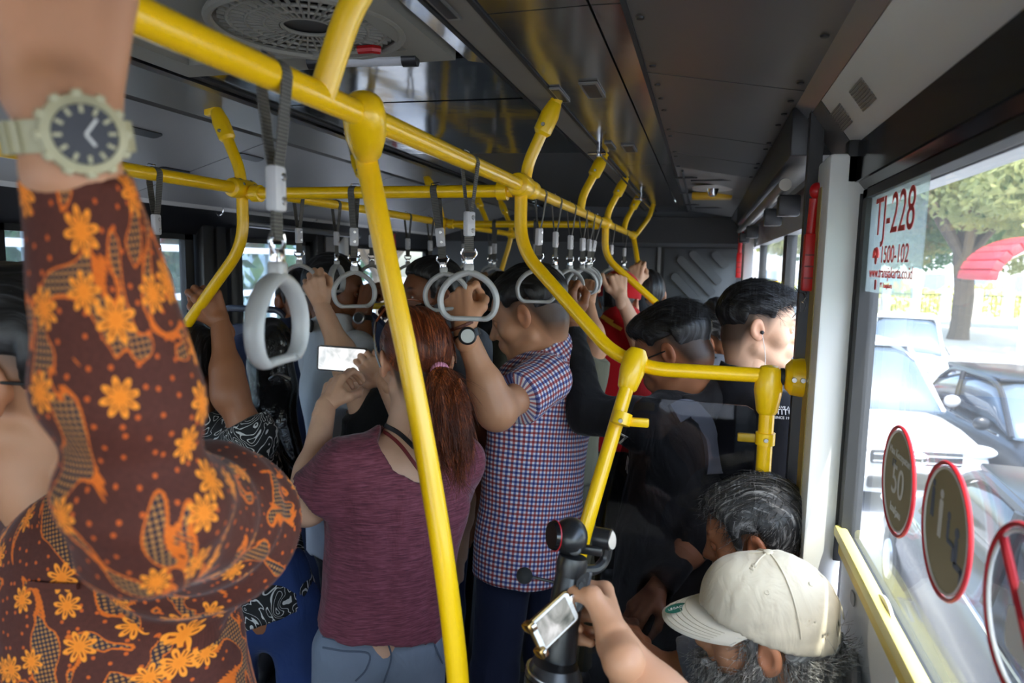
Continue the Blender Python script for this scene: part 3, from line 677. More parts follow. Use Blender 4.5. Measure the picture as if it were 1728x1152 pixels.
#@@OUT
# ================================================================== STICKERS ON THE GLASS
REDP = mat('red_print', S(214, 62, 58), .6); SHEET = glass('sticker_film', (.72, .79, .74), .3, .10)
def bus_sheet(x, yc, zc, w, h, dirY, label):
    st = empty('bus_number_sticker', (x, yc, zc), label, 'sticker'); ax = np.array([0, dirY, 0]); ay = np.array([0, 0, 1.]); n = np.cross(ax, ay)*.0012; o = np.array([x, yc, zc])
    MB(o).prism([(-w/2, -h/2), (w/2, -h/2), (w/2, h/2), (-w/2, h/2)], o, ax, ay, .0006).build('film', SHEET, st)
    text('TJ-228', .085, REDP, o+n+ay*h*.24, ax, ay, st, wide=.98*w/.32)
    text('1500-102', .037, REDP, o+n-ay*h*.13+ax*.02, ax, ay, st, wide=1.1)
    ph = MB(o).tube([o+n+ax*(-.085+.011*math.cos(a))+ay*(-h*.13+.011*math.sin(a)) for a in np.linspace(-.3, PI+.3, 10)], .003, 6).prism(circle(.008, 12), o+n-ax*.085-ay*(h*.13+.006), ax, ay, .0004).build('telephone_symbol', REDP, st)
    text('www.transjakarta.co.id', .0235, REDP, o+n-ay*h*.30, ax, ay, st, wide=1.12)
    MB(o).prism(rrect(.012, .016, .003), o+n-ay*h*.42-ax*.075, ax, ay, .0004).build('small_square_mark', REDP, st)
    text('PT Transjakarta', .011, REDP, o+n-ay*h*.42-ax*.01, ax, ay, st)
bus_sheet(.2655, 1.132, 1.693, .318, .158, -1, 'clear bus number sticker with red TJ-228 on the near right window')
bus_sheet(-2.052, 1.42, 1.66, .32, .158, 1, 'clear bus number sticker on the left window behind the batik arm')
OLIVE = mat('sticker_olive', S(146, 136, 104), .6); SWHITE = mat('sticker_white', S(214, 214, 210), .6); REDRING = mat('sticker_red', S(168, 22, 34), .5); BLUEG = mat('sticker_bluegrey', S(92, 102, 122), .6)
def round_sticker(yc, zc, label, kind):
    x = .2655; st = empty('round_sticker', (x, yc, zc), label, 'sticker', 'round warning stickers on the glass'); o = np.array([x, yc, zc]); ax = np.array([0, -1., 0]); ay = np.array([0, 0, 1.]); n = np.cross(ax, ay)
    R_ = .0745
    MB(o).prism(circle(R_-.006, 40), o, ax, ay, .0005).build('disc', OLIVE if kind != 'no' else GLASSD, st)
    MB(o).tube([o+n*.0006+ax*p+ay*q for p, q in circle(R_-.0075, 48)], .0018, 6, True).build('white_line', SWHITE, st)
    MB(o).tube([o+n*.0006+ax*p+ay*q for p, q in circle(R_-.002, 48)], .0026, 6, True).build('red_ring', REDRING, st)
    k = o+n*.0009
    if kind == '50':
        text('Max Kecepatan', .0155, SWHITE, k+ay*.034, ax, ay, st); text('50', .058, SWHITE, k-ay*.004, ax, ay, st); text('km/jam', .017, SWHITE, k-ay*.042, ax, ay, st); text('LT', .015, BLUEG, k+ay*.018-ax*.022, ax, ay, st)
    if kind == 'seat':
        for i, (u, v, s, m, pose) in enumerate(((-.044, .026, .8, BLUEG, 0), (-.016, .018, 1, SWHITE, 0), (.010, .004, .9, BLUEG, 1), (.036, -.010, 1.15, BLUEG, 1))):
            c = k+ax*u+ay*v; g = MB(o).prism(circle(.0052*s, 14), c+ay*.017*s, ax, ay, .0004)
            if pose == 0: g.prism(rrect(.011*s, .022*s, .004), c, ax, ay, .0004).prism(rrect(.004*s, .024*s, .0015), c-ay*.020*s-ax*.003, ax, ay, .0004).prism(rrect(.004*s, .024*s, .0015), c-ay*.020*s+ax*.003, ax, ay, .0004)
            else: g.prism(rrect(.008*s, .024*s, .003), c, ax, ay, .0004).prism(rrect(.022*s, .006*s, .002), c-ay*.012*s+ax*.009, ax, ay, .0004).prism(rrect(.005*s, .020*s, .002), c-ay*.021*s+ax*.018, ax, ay, .0004)
            g.build('seat_figure', m, st)
    if kind == 'no':
        a, b = k+ax*(-.05)+ay*.05, k+ax*.05-ay*.05; MB(o).tube([a, b], .004, 8).build('red_slash', REDRING, st)
        MB(o).prism(rrect(.05, .04, .01), k-ay*.02, ax, ay, .0004).prism(rrect(.02, .03, .008), k+ay*.012, ax, ay, .0004).build('bottle_figure', SWHITE, st)
round_sticker(.999, 1.369, 'round olive sticker reading Max Kecepatan 50 on the window', '50')
round_sticker(.812, 1.372, 'round olive sticker with four white and grey seated figures', 'seat')
round_sticker(.625, 1.372, 'round clear prohibition sticker with red slash at the right edge', 'no')

# ================================================================== OUTSIDE
GZ = -1.1
ROADM = mat('asphalt', S(128, 131, 140), .85, var=.12, vscale=1.2, bump=.2, bscale=40)
MB().box((20, 25, GZ-.1), (140, 160, .2)).build('ground', ROADM, kind='structure')
LANE = mat('lane_paint', S(226, 226, 222), .7)
for i, lb in enumerate(('nearest white lane dash on the road beside the black sedan', 'second white lane dash from the bus, by the dark car', 'third white lane dash, between dark car and white car', 'farthest white lane dash on the road before the trees')): tag(MB((3.3, 5+5*i, GZ)).box((3.3, 5+5*i, GZ+.005), (.14, 2.4, .01)).build('lane_marking', LANE, loc=(3.3, 5+5*i, GZ)), lb, 'road marking', 'lane dashes on the road')
tag(MB((.9, 12, GZ)).box((.98, 12, GZ+.005), (.14, 40, .01)).build('lane_marking', LANE, loc=(.9, 12, GZ)), 'long white lane line beside the bus', 'road marking')
# kerb blocks in black and white
kb = empty('kerb', (7.2, 20, GZ), kind='structure'); o = np.array(kb.location)
for i in range(44):
    MB(o).rbox((6.9, 8+.75*i, GZ+.10), (.25, .72, .2), .03).build('kerb_block', mat('kerb_white', S(220, 218, 210), .8) if i % 2 else mat('kerb_black', S(60, 60, 64), .8), kb)
MB().box((13, 24, GZ+.06), (12, 46, .16)).build('sidewalk', mat('sidewalk_paving', S(206, 200, 188), .85, var=.1, vscale=.8), kind='structure')
def wheel(mb, c, r=.32, w=.2): mb.lathe([(r*.55, -w/2), (r*.95, -w/2), (r, -w/2+.03), (r, w/2-.03), (r*.95, w/2), (r*.55, w/2)], c, (1, 0, 0), 20)
def car(loc, rz, L, Wd, Ht, paint, label, cabin=(.30, .86), hood=.56, glassm=None, emblem=False, plate=False):
    """front toward local -y"""
    c = empty('car', loc, label, 'car'); c.rotation_euler = (0, 0, rz); h = Wd/2
    def ring(y, zb, zt, hw, ht, n=16):          # superellipse section at y
        out = []
        for k in range(n):
            a = 2*PI*k/n; ca, sa = math.cos(a), math.sin(a)
            out.append((hw*math.copysign(abs(ca)**.5, ca), y, (zb+zt)/2+(zt-zb)/2*math.copysign(abs(sa)**.6, sa)))
        return out
    def loft(secs):
        mb = MB(); V = []; n = len(secs[0])
        for s_ in secs: V += s_
        Fs = [(i*n+k, i*n+(k+1) % n, (i+1)*n+(k+1) % n, (i+1)*n+k) for i in range(len(secs)-1) for k in range(n)]
        return mb.add(V, Fs+[tuple(range(n-1, -1, -1)), tuple((len(secs)-1)*n+k for k in range(n))])
    zh = Ht*hood
    loft([ring(y*L-L/2, zb*Ht, zt*Ht, h*hw, 1) for y, zb, zt, hw in ((0, .22, .36, .80), (.01, .14, .44, .90), (.05, .12, .50, .965), (.14, .11, hood-.02, 1), (.27, .10, hood+.01, 1), (.5, .10, hood+.02, 1), (.8, .10, hood+.03, 1), (.95, .13, hood+.02, .98), (.99, .2, hood-.04, .93), (1, .24, hood-.1, .88))]).build('body', paint, c, 60)
    a, b = cabin
    gm = glassm or mat('car_glass', S(70, 84, 100), .06, spec=.8)
    ys = [(a, hood-.02, hood+.02, .86), (a+.05, hood-.04, .72, .86), (a+.12, hood-.04, .90, .83), (a+.17, hood-.04, .965, .80), (a+.28, hood-.04, .985, .785), (b-.2, hood-.04, .975, .78), (b-.06, hood-.04, .88, .80), (b, hood-.04, hood+.03, .84)]
    loft([ring(y*L-L/2, zb*Ht, zt*Ht, h*hw, 1) for y, zb, zt, hw in ys]).build('greenhouse', gm, c, 60)
    MB().rbox((0, (a+.17+b-.1)/2*L-L/2, Ht*.985), (Wd*.70, (b-a-.26)*L, .045), .02).build('roof', paint, c)
    for s in (-1, 1):
        p0, p1, p2, p3 = (s*h*.86, a*L-L/2+.02, zh), (s*h*.70, (a+.165)*L-L/2, Ht*.975), (s*h*.69, (b-.12)*L-L/2, Ht*.96), (s*h*.82, b*L-L/2, zh)
        MB().tube(fillet([p0, p1, p2, p3], .3), .035, 8).build('roof_rail', paint, c)
        MB().tube([(s*h*.86, (a+.36)*L-L/2, zh), (s*h*.74, (a+.37)*L-L/2, Ht*.97)], .035, 8).build('door_pillar', BLACK, c)
        MB().tube([(s*h*.99, (a+.02)*L-L/2, zh+.01), (s*h*.97, b*L-L/2, zh+.03)], .014, 6).build('chrome_waistline', CHROME, c)
        MB().ell((s*(h+.09), (a+.06)*L-L/2, zh+.1), (.10, .06, .08)).build('mirror', paint, c)
        for yw in (.18, .80):
            g = MB(); wheel(g, (s*(h-.10), yw*L-L/2, .32)); wo = g.build('wheel', mat('tyre', (.02, .02, .02), .8), c)
            MB().lathe([(.17, 0), (.16, .02), (.05, .03)], (s*(h-.0), yw*L-L/2, .32), (s, 0, 0), 14).build('hub', STEEL, wo)
        MB().ell((s*h*.74, -L/2+.10, Ht*.43), (h*.24, .13, .075), frame_from((0, 0, 1)) if 0 else None).build('headlight', mat('headlight', (.8, .83, .86), .08, .3), c)
        MB().ell((s*h*.72, -L/2+.02, Ht*.24), (h*.16, .06, .06)).build('fog_lamp', mat('fog_lamp', (.6, .62, .64), .15, .5), c)
        MB().ell((s*h*.82, L/2-.06, Ht*.5), (h*.15, .06, .13)).build('tail_light', mat('tail_red', S(150, 16, 18), .2), c)
    MB().rbox((0, -L/2+.0, Ht*.385), (Wd*.54, .06, .16), .03).build('grille', BLACK, c)
    for i in range(2): MB().rbox((0, -L/2-.03, Ht*(.36+.045*i)), (Wd*.52, .03, .022), .006).build('grille_bar', CHROME, c)
    MB().rbox((0, -L/2-.0, Ht*.22), (Wd*.56, .06, .14), .03).build('air_intake', BLACK, c)
    if emblem:
        e = MB().tube([(.10*math.cos(t), -L/2-.05, Ht*.385+.068*math.sin(t)) for t in np.linspace(0, 2*PI, 24, endpoint=False)], .012, 6, True)
        e.tube([(.045*math.cos(t), -L/2-.05, Ht*.385+.06*math.sin(t)) for t in np.linspace(0, 2*PI, 18, endpoint=False)], .009, 6, True).tube([(.085*math.cos(t), -L/2-.05, Ht*.385+.035+.022*math.sin(t)) for t in np.linspace(0, 2*PI, 18, endpoint=False)], .008, 6, True); e.build('emblem', CHROME, c)
    MB().rbox((0, -L/2-.04, Ht*.26), (.42, .02, .12), .004).build('number_plate', mat('plate_black', S(30, 30, 32), .5), c)
    return c
SILV = mat('car_silver', (.62, .63, .65), .3, .3, coat=.6); CARW = mat('car_white', (.78, .78, .77), .3, coat=.6); CARB = mat('car_black', (.010, .011, .014), .3, coat=.15, spec=.3)
car((2.05, 10.6, GZ), math.radians(8), 4.6, 1.78, 1.78, SILV, 'silver MPV facing the bus in the nearest lane', (.24, .93), .56, emblem=True)
car((4.55, 17.6, GZ), math.radians(-14), 4.4, 1.72, 1.72, CARW, 'white car behind the silver MPV on the road', (.27, .93), .56)
car((2.42, 4.75, GZ), math.radians(176), 4.4, 1.78, 1.50, CARB, 'black sedan beside the bus at the right edge', (.27, .86), .60, mat('car_glass_dark', S(24, 30, 34), .12, spec=.4))
car((4.15, 9.9, GZ), math.radians(4), 4.4, 1.75, 1.46, CARB, 'dark car in the next lane at the right edge', (.27, .88), .60)
# trees
BARK = mat('bark', S(112, 98, 82), .9, var=.2, vscale=5, bump=.4, bscale=20, bdist=.03)
def leafmat(name, c):
    if name in MATS: return MATS[name]
    m = mat(name, c, .6); n = NT(m); oi = n.noise(.9, 3); n.col(n.mix(oi, tuple(x*.6 for x in c), tuple(min(1, x*1.5) for x in c)))
    n.b.inputs['Transmission Weight'].default_value = 0; n.b.inputs['Subsurface Weight'].default_value = 0
    t = n.t; tr = t.nodes.new('ShaderNodeBsdfTranslucent'); tr.inputs[0].default_value = (*[min(1, x*1.6) for x in c], 1); mx = t.nodes.new('ShaderNodeMixShader'); mx.inputs[0].default_value = .4
    t.links.new(n.b.outputs[0], mx.inputs[1]); t.links.new(tr.outputs[0], mx.inputs[2]); t.links.new(mx.outputs[0], t.nodes['Material Output'].inputs[0]); return m
LEAF = leafmat('leaves_green', S(120, 142, 96)); LEAF2 = leafmat('leaves_olive', S(150, 152, 100)); LEAFD = leafmat('leaves_dark', S(84, 112, 78))
def leaves(blobs, n, size, rng):
    V = np.zeros((n, 4, 3)); w = np.array([b[1][0]*b[1][1]*b[1][2] for b in blobs])**.66; w = w/w.sum(); ids = rng.choice(len(blobs), n, p=w)
    d = rng.normal(size=(n, 3)); d /= np.linalg.norm(d, axis=1)[:, None]; r = rng.uniform(.45, 1.0, n)**.5
    c = np.array([blobs[i][0] for i in ids]) + d*r[:, None]*np.array([blobs[i][1] for i in ids])
    a = rng.normal(size=(n, 3)); a /= np.linalg.norm(a, axis=1)[:, None]; b = np.cross(a, rng.normal(size=(n, 3))); b /= np.linalg.norm(b, axis=1)[:, None]
    s = size*rng.uniform(.6, 1.4, n)[:, None]
    V[:, 0] = c-a*s; V[:, 1] = c+b*s*.5; V[:, 2] = c+a*s; V[:, 3] = c-b*s*.5
    return V.reshape(-1, 3), np.arange(n*4).reshape(-1, 4)
def tree(loc, hgt, r, blobs, n, size, label, m=LEAF, cat='tree', group='street trees outside'):
    t = empty('tree', loc, label, cat, group); rng = np.random.default_rng(int(abs(loc[0]*31+loc[1]*17)))
    tr = MB().tube(catmull([(0, 0, 0), (.1, .05, hgt*.35), (-.05, .1, hgt*.7), (.1, 0, hgt)], 4), [r*1.25]+[r]*8+[r*.8]*4, 10).build('trunk', BARK, t)
    br = MB()
    for k in range(6):
        a = 2*PI*k/6+.4; br.tube(catmull([(0, 0, hgt*.6), (math.cos(a)*1.2, math.sin(a)*1.2, hgt*.95), (math.cos(a)*2.6, math.sin(a)*2.6, hgt*1.25)], 4), [r*.5]*4+[r*.3]*4+[r*.15], 7)
    br.build('branches', BARK, t)
    v, f = leaves(blobs, n, size, rng); o = link('foliage', mesh('foliage', v, f), m, t); o['kind'] = 'stuff'
    return t
def canopy(n, spread, z0, z1, rng, rr=1.3):
    return [(np.array([rng.uniform(-spread, spread), rng.uniform(-spread, spread), rng.uniform(z0, z1)]), np.array([rr, rr, rr*.7])*rng.uniform(.7, 1.3)) for _ in range(n)]
rg = np.random.default_rng(3)
for (x, y, hgt, r, lab, m, nl) in ((9.6, 30, 5.2, .34, 'big street tree with thick trunk left of the red arch', LEAF, 5200), (6.6, 33, 5.0, .28, 'street tree with leaning trunk beside the window sticker', LEAF2, 4200), (8.2, 40, 5.0, .3, 'street tree standing behind the white car', LEAFD, 4200), (15.5, 36, 5.5, .3, 'leafy tree behind the red arch shelter', LEAF2, 4600), (12.5, 24, 5.0, .25, 'pale leafy tree above the red arch at the right edge', LEAF2, 4200)):
    tree((x, y, GZ), hgt, r, canopy(16, 3.6, 3.6, 9.0, rg, 1.7), int(nl*3.2), .16, lab, m)
# arched red shelter
sh = empty('arch_shelter', (7.9, 20.5, GZ), 'red arched shelter on a pale post across the road', 'shelter'); o = np.array(sh.location)
REDA = mat('red_arch', S(206, 48, 52), .5)
arc = [(1.5*math.cos(a), 1.05*math.sin(a)) for a in np.linspace(PI, 0, 15)]
hz = 2.55
for i in range(14):
    (x0, z0), (x1, z1) = arc[i], arc[i+1]; L_ = math.hypot(x1-x0, z1-z0); ang = math.atan2(z1-z0, x1-x0)
    Rm = np.array([[math.cos(ang), 0, -math.sin(ang)], [0, 1, 0], [math.sin(ang), 0, math.cos(ang)]])
    MB(o).rbox((8.35+(x0+x1)/2, 20.5, GZ+hz+(z0+z1)/2), (L_*.97, 2.2, .22), .03, Rm).build('roof_segment', REDA if i % 2 else mat('red_arch_dark', S(186, 38, 44), .5), sh)
MB(o).tube([(8.35+1.3*math.cos(a), 20.0, GZ+hz+.85*math.sin(a)) for a in np.linspace(PI, 0, 15)], .05, 8).build('arch_rib', PILLAR, sh)
for x in (7.9, 9.5): MB(o).cyl((x, 20.2, GZ), (x, 20.2, GZ+3.2), .085).build('post', PILLAR, sh)
# fence with pale piers, hedge and low building behind the sidewalk
fn = empty('fence', (12, 42, GZ), 'pale fence with white piers and dark bars behind the trees', 'fence'); o = np.array(fn.location)
for i in range(16):
    x = 4+1.5*i; MB(o).rbox((x, 43, GZ+.9), (.45, .4, 1.8), .03).build('pier', PILLAR, fn)
    for k in range(5): MB(o).cyl((x+.35+.2*k, 43, GZ), (x+.35+.2*k, 43, GZ+1.5), .02, n=6).build('bar', BLACK, fn)
MB(o).box((16, 43, GZ+1.45), (26, .06, .06)).build('top_bar', BLACK, fn)
hd = empty('hedge', (14, 46, GZ), 'sunlit yellow-green hedge behind the fence', 'hedge')
bl = [(np.array([-10+1.2*i, rg.uniform(-.5, .5), rg.uniform(.6, 1.6)]), np.array([1.3, .8, .9])) for i in range(20)]
v, f = leaves(bl, 5000, .16, rg); link('foliage', mesh('foliage', v, f), leafmat('leaves_yellow', S(190, 192, 110)), hd)['kind'] = 'stuff'
bd = empty('building', (16, 60, GZ), 'pale low building far behind the street trees', 'building'); o = np.array(bd.location)
MB(o).box((18, 62, GZ+3.5), (40, 6, 7)).build('wall', PILLAR, bd)
for i in range(12):
    for k in range(2):
        f_ = MB(o).rbox((2+3*i, 58.95, GZ+1.8+3*k), (1.5, .12, 1.6), .03).build('window', GREYL, bd); MB(o).box((2+3*i, 58.88, GZ+1.8+3*k), (1.3, .04, 1.4)).build('pane', mat('far_pane', S(120, 136, 150), .2), f_)
MB(o).box((18, 61.6, GZ+7.1), (41, 7, .3)).build('roof', GREYL, bd)
# ---- left: bus stop platform with white frame, greenery behind
stn = empty('bus_station', (-4.3, 3, GZ), 'white-framed glazed bus station outside the left windows', 'station'); o = np.array(stn.location)
WF = mat('white_frame', S(228, 230, 232), .5)
for i in range(13):
    y = -2.5+.85*i; MB(o).box((-4.2, y, .85), (.07, .07, 3.0)).build('upright', WF, stn)
for z in (-.3, .75, 1.32, 1.72, 2.3): MB(o).box((-4.2, 2.6, z), (.06, 10.4, .055)).build('crossbar', WF, stn)
SG = glass('station_glass', (.72, .80, .84), .9, .12)
for i in range(12):
    y = -2.5+.85*i+.425; MB(o).box((-4.2, y, .9), (.012, .78, 2.7)).build('pane', SG, stn)
MB(o).box((-5.5, 2.6, -.72), (2.6, 10.4, .8)).build('platform', GREYL, stn)
MB(o).box((-5.2, 2.6, 2.55), (3.0, 10.6, .12)).build('roof', GREYP, stn)
for y, m in ((.6, 'sign_red'), (2.2, 'sign_red'), (4.6, 'sign_blue')):
    MB(o).rbox((-4.6, y, 1.78), (.04, .55, .16), .01).build('sign', mat(m, S(206, 40, 44) if 'red' in m else S(70, 120, 190), .5), stn)
for (x, y, lab) in ((-9, 2.5, 'tree with dark leaves behind the bus station'), (-8.5, 9.5, 'leafy tree far left beyond the bus station'), (-7.5, 15, 'distant tree seen through the left windows'), (-9.5, 6, 'tree in the middle behind the bus station')):
    tree((x, y, GZ), 4.0, .2, canopy(12, 2.4, 1.8, 6.5, rg, 1.2), 2600, .15, lab, LEAFD)
gh = empty('hedge', (-6.9, 1.2, GZ), 'green bushes low outside the left window', 'hedge')
bl = [(np.array([rg.uniform(-.4, .4), -3+.8*i, rg.uniform(.4, 1.4)]), np.array([.6, .7, .8])) for i in range(14)]
v, f = leaves(bl, 3500, .12, rg); link('foliage', mesh('foliage', v, f), LEAF, gh)['kind'] = 'stuff'
bl2 = empty('building', (-14, 10, GZ), 'pale blue building behind the left trees', 'building'); o = np.array(bl2.location)
MB(o).box((-16, 8, 4), (4, 40, 10)).build('wall', mat('pale_blue_wall', S(176, 190, 200), .7), bl2)
for i in range(10):
    for k in range(3): MB(o).rbox((-13.96, -9+3.6*i, 1+2.6*k), (.12, 1.8, 1.5), .02).build('window', mat('far_pane', S(120, 136, 150), .2), bl2)
#@@PEOPLE
# ================================================================== BODY SURFACES (smooth blended volumes -> mesh)
def smin(a, b, k):
    if k <= 0: return np.minimum(a, b)
    h = np.maximum(k-np.abs(a-b), 0)/k; return np.minimum(a, b)-h*h*k*.25
def _rc(P, a, b, ra, rb, flat=False):
    ba = b-a; L2 = max(1e-12, ba@ba); pa = [P[i]-a[i] for i in range(3)]
    t = np.clip((pa[0]*ba[0]+pa[1]*ba[1]+pa[2]*ba[2])/L2, 0, 1)
    d = np.sqrt(sum((pa[i]-t*ba[i])**2 for i in range(3)))-(ra+(rb-ra)*t)
    if flat:
        u = ba/math.sqrt(L2); d = np.maximum(d, (P[0]-b[0])*u[0]+(P[1]-b[1])*u[1]+(P[2]-b[2])*u[2])
    return d
def _ec(P, a, b, ra, rb, side, f, flat=False):
    ba = b-a; L = math.sqrt(ba@ba); u = ba/L; s = nrm(side-u*(side@u)); w = np.cross(u, s); pa = [P[i]-a[i] for i in range(3)]
    dt = lambda v: pa[0]*v[0]+pa[1]*v[1]+pa[2]*v[2]
    h = dt(u); t = np.clip(h/L, 0, 1); r = ra+(rb-ra)*t; e = h-t*L
    d = (np.sqrt(dt(s)**2+(dt(w)/f)**2+e*e)-r)*(f if f < 1 else 1)
    return np.maximum(d, h-L) if flat else d
def _el(P, c, r, R=None):
    q = [P[i]-c[i] for i in range(3)]
    if R is not None: q = [sum(R[j][i]*q[j] for j in range(3)) for i in range(3)]
    k0 = np.sqrt(sum((q[i]/r[i])**2 for i in range(3))); k1 = np.sqrt(sum((q[i]/(r[i]*r[i]))**2 for i in range(3)))
    return k0*(k0-1)/np.maximum(k1, 1e-9)
def bounds(p):
    if p[0] in ('rc', 'rcx', 'ec', 'ecx'):
        m = max(p[3], p[4])
        if p[0] in ('ec', 'ecx') and p[6] > 1: m *= p[6]
        return np.minimum(p[1], p[2])-m, np.maximum(p[1], p[2])+m
    m = max(p[2]); return np.asarray(p[1])-m, np.asarray(p[1])+m
def pev(p, P):
    t = p[0]
    if t == 'rc': return _rc(P, p[1], p[2], p[3], p[4])
    if t == 'rcx': return _rc(P, p[1], p[2], p[3], p[4], True)
    if t == 'ec': return _ec(P, p[1], p[2], p[3], p[4], p[5], p[6])
    if t == 'ecx': return _ec(P, p[1], p[2], p[3], p[4], p[5], p[6], True)
    return _el(P, p[1], p[2], p[3] if len(p) > 3 else None)
A3 = lambda *v: np.array(v, float)
def rc(a, b, ra, rb=None): return ('rc', np.asarray(a, float), np.asarray(b, float), ra, ra if rb is None else rb)
def rcx(a, b, ra, rb=None): return ('rcx', np.asarray(a, float), np.asarray(b, float), ra, ra if rb is None else rb)
def ec(a, b, ra, rb, side, f): return ('ec', np.asarray(a, float), np.asarray(b, float), ra, rb, np.asarray(side, float), f)
def ecx(a, b, ra, rb, side, f): return ('ecx', np.asarray(a, float), np.asarray(b, float), ra, rb, np.asarray(side, float), f)
def el(c, r, R=None): return ('el', np.asarray(c, float), (r, r, r) if np.isscalar(r) else r) + (() if R is None else (R,))
def volume(prims, res, k=.02, subs=(), cuts=(), disp=None, clip=None):
    lo = np.min([bounds(p)[0] for p in prims], 0)-.012-2*res; hi = np.max([bounds(p)[1] for p in prims], 0)+.012+2*res
    if clip is not None: lo = np.maximum(lo, clip[0]); hi = np.minimum(hi, clip[1])
    n = np.ceil((hi-lo)/res).astype(int)+1
    ax = [(lo[i]+res*np.arange(n[i])).astype(np.float32) for i in range(3)]
    g = np.full(n, .1, np.float32)
    def sub(p, pad):
        a, b = bounds(p); sl = []
        for i in range(3):
            i0 = max(0, int((a[i]-pad-lo[i])/res)-1); i1 = min(n[i], int((b[i]+pad-lo[i])/res)+2); sl.append(slice(i0, max(i0+1, i1)))
        return tuple(sl), (ax[0][sl[0]][:, None, None], ax[1][sl[1]][None, :, None], ax[2][sl[2]][None, None, :])
    for p in prims:
        sl, P = sub(p, k+2*res+.012); g[sl] = smin(g[sl], pev(p, P), k)
    PF = (ax[0][:, None, None], ax[1][None, :, None], ax[2][None, None, :])
    for p, kk in subs:
        sl, P = sub(p, kk+2*res); g[sl] = -smin(-g[sl], pev(p, P), kk)
    for c in cuts: g = np.maximum(g, c(*PF))
    if disp is not None: g = g+disp(*PF)
    return surf(g, lo, res)
def surf(g, lo, res):
    s = g < 0; n = g.shape
    C = [(i, j, k) for i in (0, 1) for j in (0, 1) for k in (0, 1)]
    sl = lambda i, j, k: (slice(i, n[0]-1+i), slice(j, n[1]-1+j), slice(k, n[2]-1+k))
    cnt = np.zeros((n[0]-1, n[1]-1, n[2]-1), np.int8)
    for c in C: cnt += s[sl(*c)]
    act = (cnt > 0) & (cnt < 8); I = np.argwhere(act); N = len(I)
    idx = np.full(act.shape, -1, np.int64); idx[act] = np.arange(N)
    val = np.stack([g[I[:, 0]+c[0], I[:, 1]+c[1], I[:, 2]+c[2]] for c in C], 1)
    acc = np.zeros((N, 3)); m = np.zeros(N)
    for a in range(8):
        for b in range(a+1, 8):
            if sum(abs(C[a][q]-C[b][q]) for q in range(3)) != 1: continue
            va, vb = val[:, a], val[:, b]; x = (va < 0) != (vb < 0)
            t = np.where(x, va/np.where(x, va-vb, 1), 0)[:, None]
            acc += np.where(x[:, None], np.array(C[a])+t*(np.array(C[b])-np.array(C[a])), 0); m += x
    V = lo+res*(I+acc/np.maximum(m, 1)[:, None]); Q = []
    for d in range(3):
        e = [0, 0, 0]; e[d] = 1; a, b = (d+1) % 3, (d+2) % 3
        s0 = s[tuple(slice(0, n[i]-1) for i in range(3))]; s1 = s[tuple(slice(e[i], n[i]-1+e[i]) for i in range(3))]
        X = np.argwhere(s0 != s1); X = X[(X[:, a] > 0) & (X[:, b] > 0)]
        if not len(X): continue
        def at(da, db): Y = X.copy(); Y[:, a] -= da; Y[:, b] -= db; return idx[Y[:, 0], Y[:, 1], Y[:, 2]]
        q = np.stack([at(1, 1), at(0, 1), at(0, 0), at(1, 0)], 1); fl = ~s0[X[:, 0], X[:, 1], X[:, 2]]
        q[fl] = q[fl][:, ::-1]; Q.append(q)
    Q = np.concatenate(Q) if Q else np.zeros((0, 4), int)
    return V, Q[(Q >= 0).all(1)]
def join(parts):
    V, Q, Cc, n = [], [], [], 0
    for p in parts:
        v, q = p[0], p[1]; c = p[2] if len(p) > 2 else np.ones((len(v), 3)); V.append(v); Q.append(q+n); Cc.append(c); n += len(v)
    return np.concatenate(V), np.concatenate(Q), np.concatenate(Cc)
def fastmesh(name, V, Q, col=None, smooth=True):
    me = bpy.data.meshes.new(name); me.vertices.add(len(V)); me.vertices.foreach_set('co', np.ascontiguousarray(V, np.float32).ravel())
    k = Q.shape[1]; me.loops.add(len(Q)*k); me.loops.foreach_set('vertex_index', np.ascontiguousarray(Q, np.int32).ravel())
    me.polygons.add(len(Q)); me.polygons.foreach_set('loop_start', np.arange(0, len(Q)*k, k, dtype=np.int32)); me.update(calc_edges=True)
    if smooth: me.polygons.foreach_set('use_smooth', np.ones(len(Q), bool))
    if col is not None:
        a = me.attributes.new('Col', 'FLOAT_COLOR', 'POINT'); a.data.foreach_set('color', np.concatenate([col, np.ones((len(col), 1))], 1).astype(np.float32).ravel())
    return me
def boneuv(me, V, Q, bones):       # fabric coordinates (metres) that follow each limb
    c = V[Q].mean(1); best = None
    D = np.stack([_rc(c.T, np.asarray(b[0], float), np.asarray(b[1], float), b[2], b[2]) for b in bones], 1); w = D.argmin(1); uv = np.zeros((len(Q), 4, 2))
    for i, b in enumerate(bones):
        m = w == i
        if not m.any(): continue
        a, e = np.asarray(b[0], float), np.asarray(b[1], float); u = nrm(e-a); ref = np.asarray(b[3], float); s = nrm(ref-u*(ref@u)); t = np.cross(u, s)
        ang = lambda p: np.arctan2((p-a)@t, (p-a)@s)
        ac = ang(c[m]); av = ang(V[Q[m]].reshape(-1, 3)).reshape(-1, 4); d = (av-ac[:, None]+PI) % (2*PI)-PI
        uv[m, :, 0] = (ac[:, None]+d)*b[2]+i*.37; uv[m, :, 1] = ((V[Q[m]].reshape(-1, 3)-a)@u).reshape(-1, 4)+i*.23
    l = me.uv_layers.new(name='UVMap'); l.data.foreach_set('uv', uv.astype(np.float32).ravel())
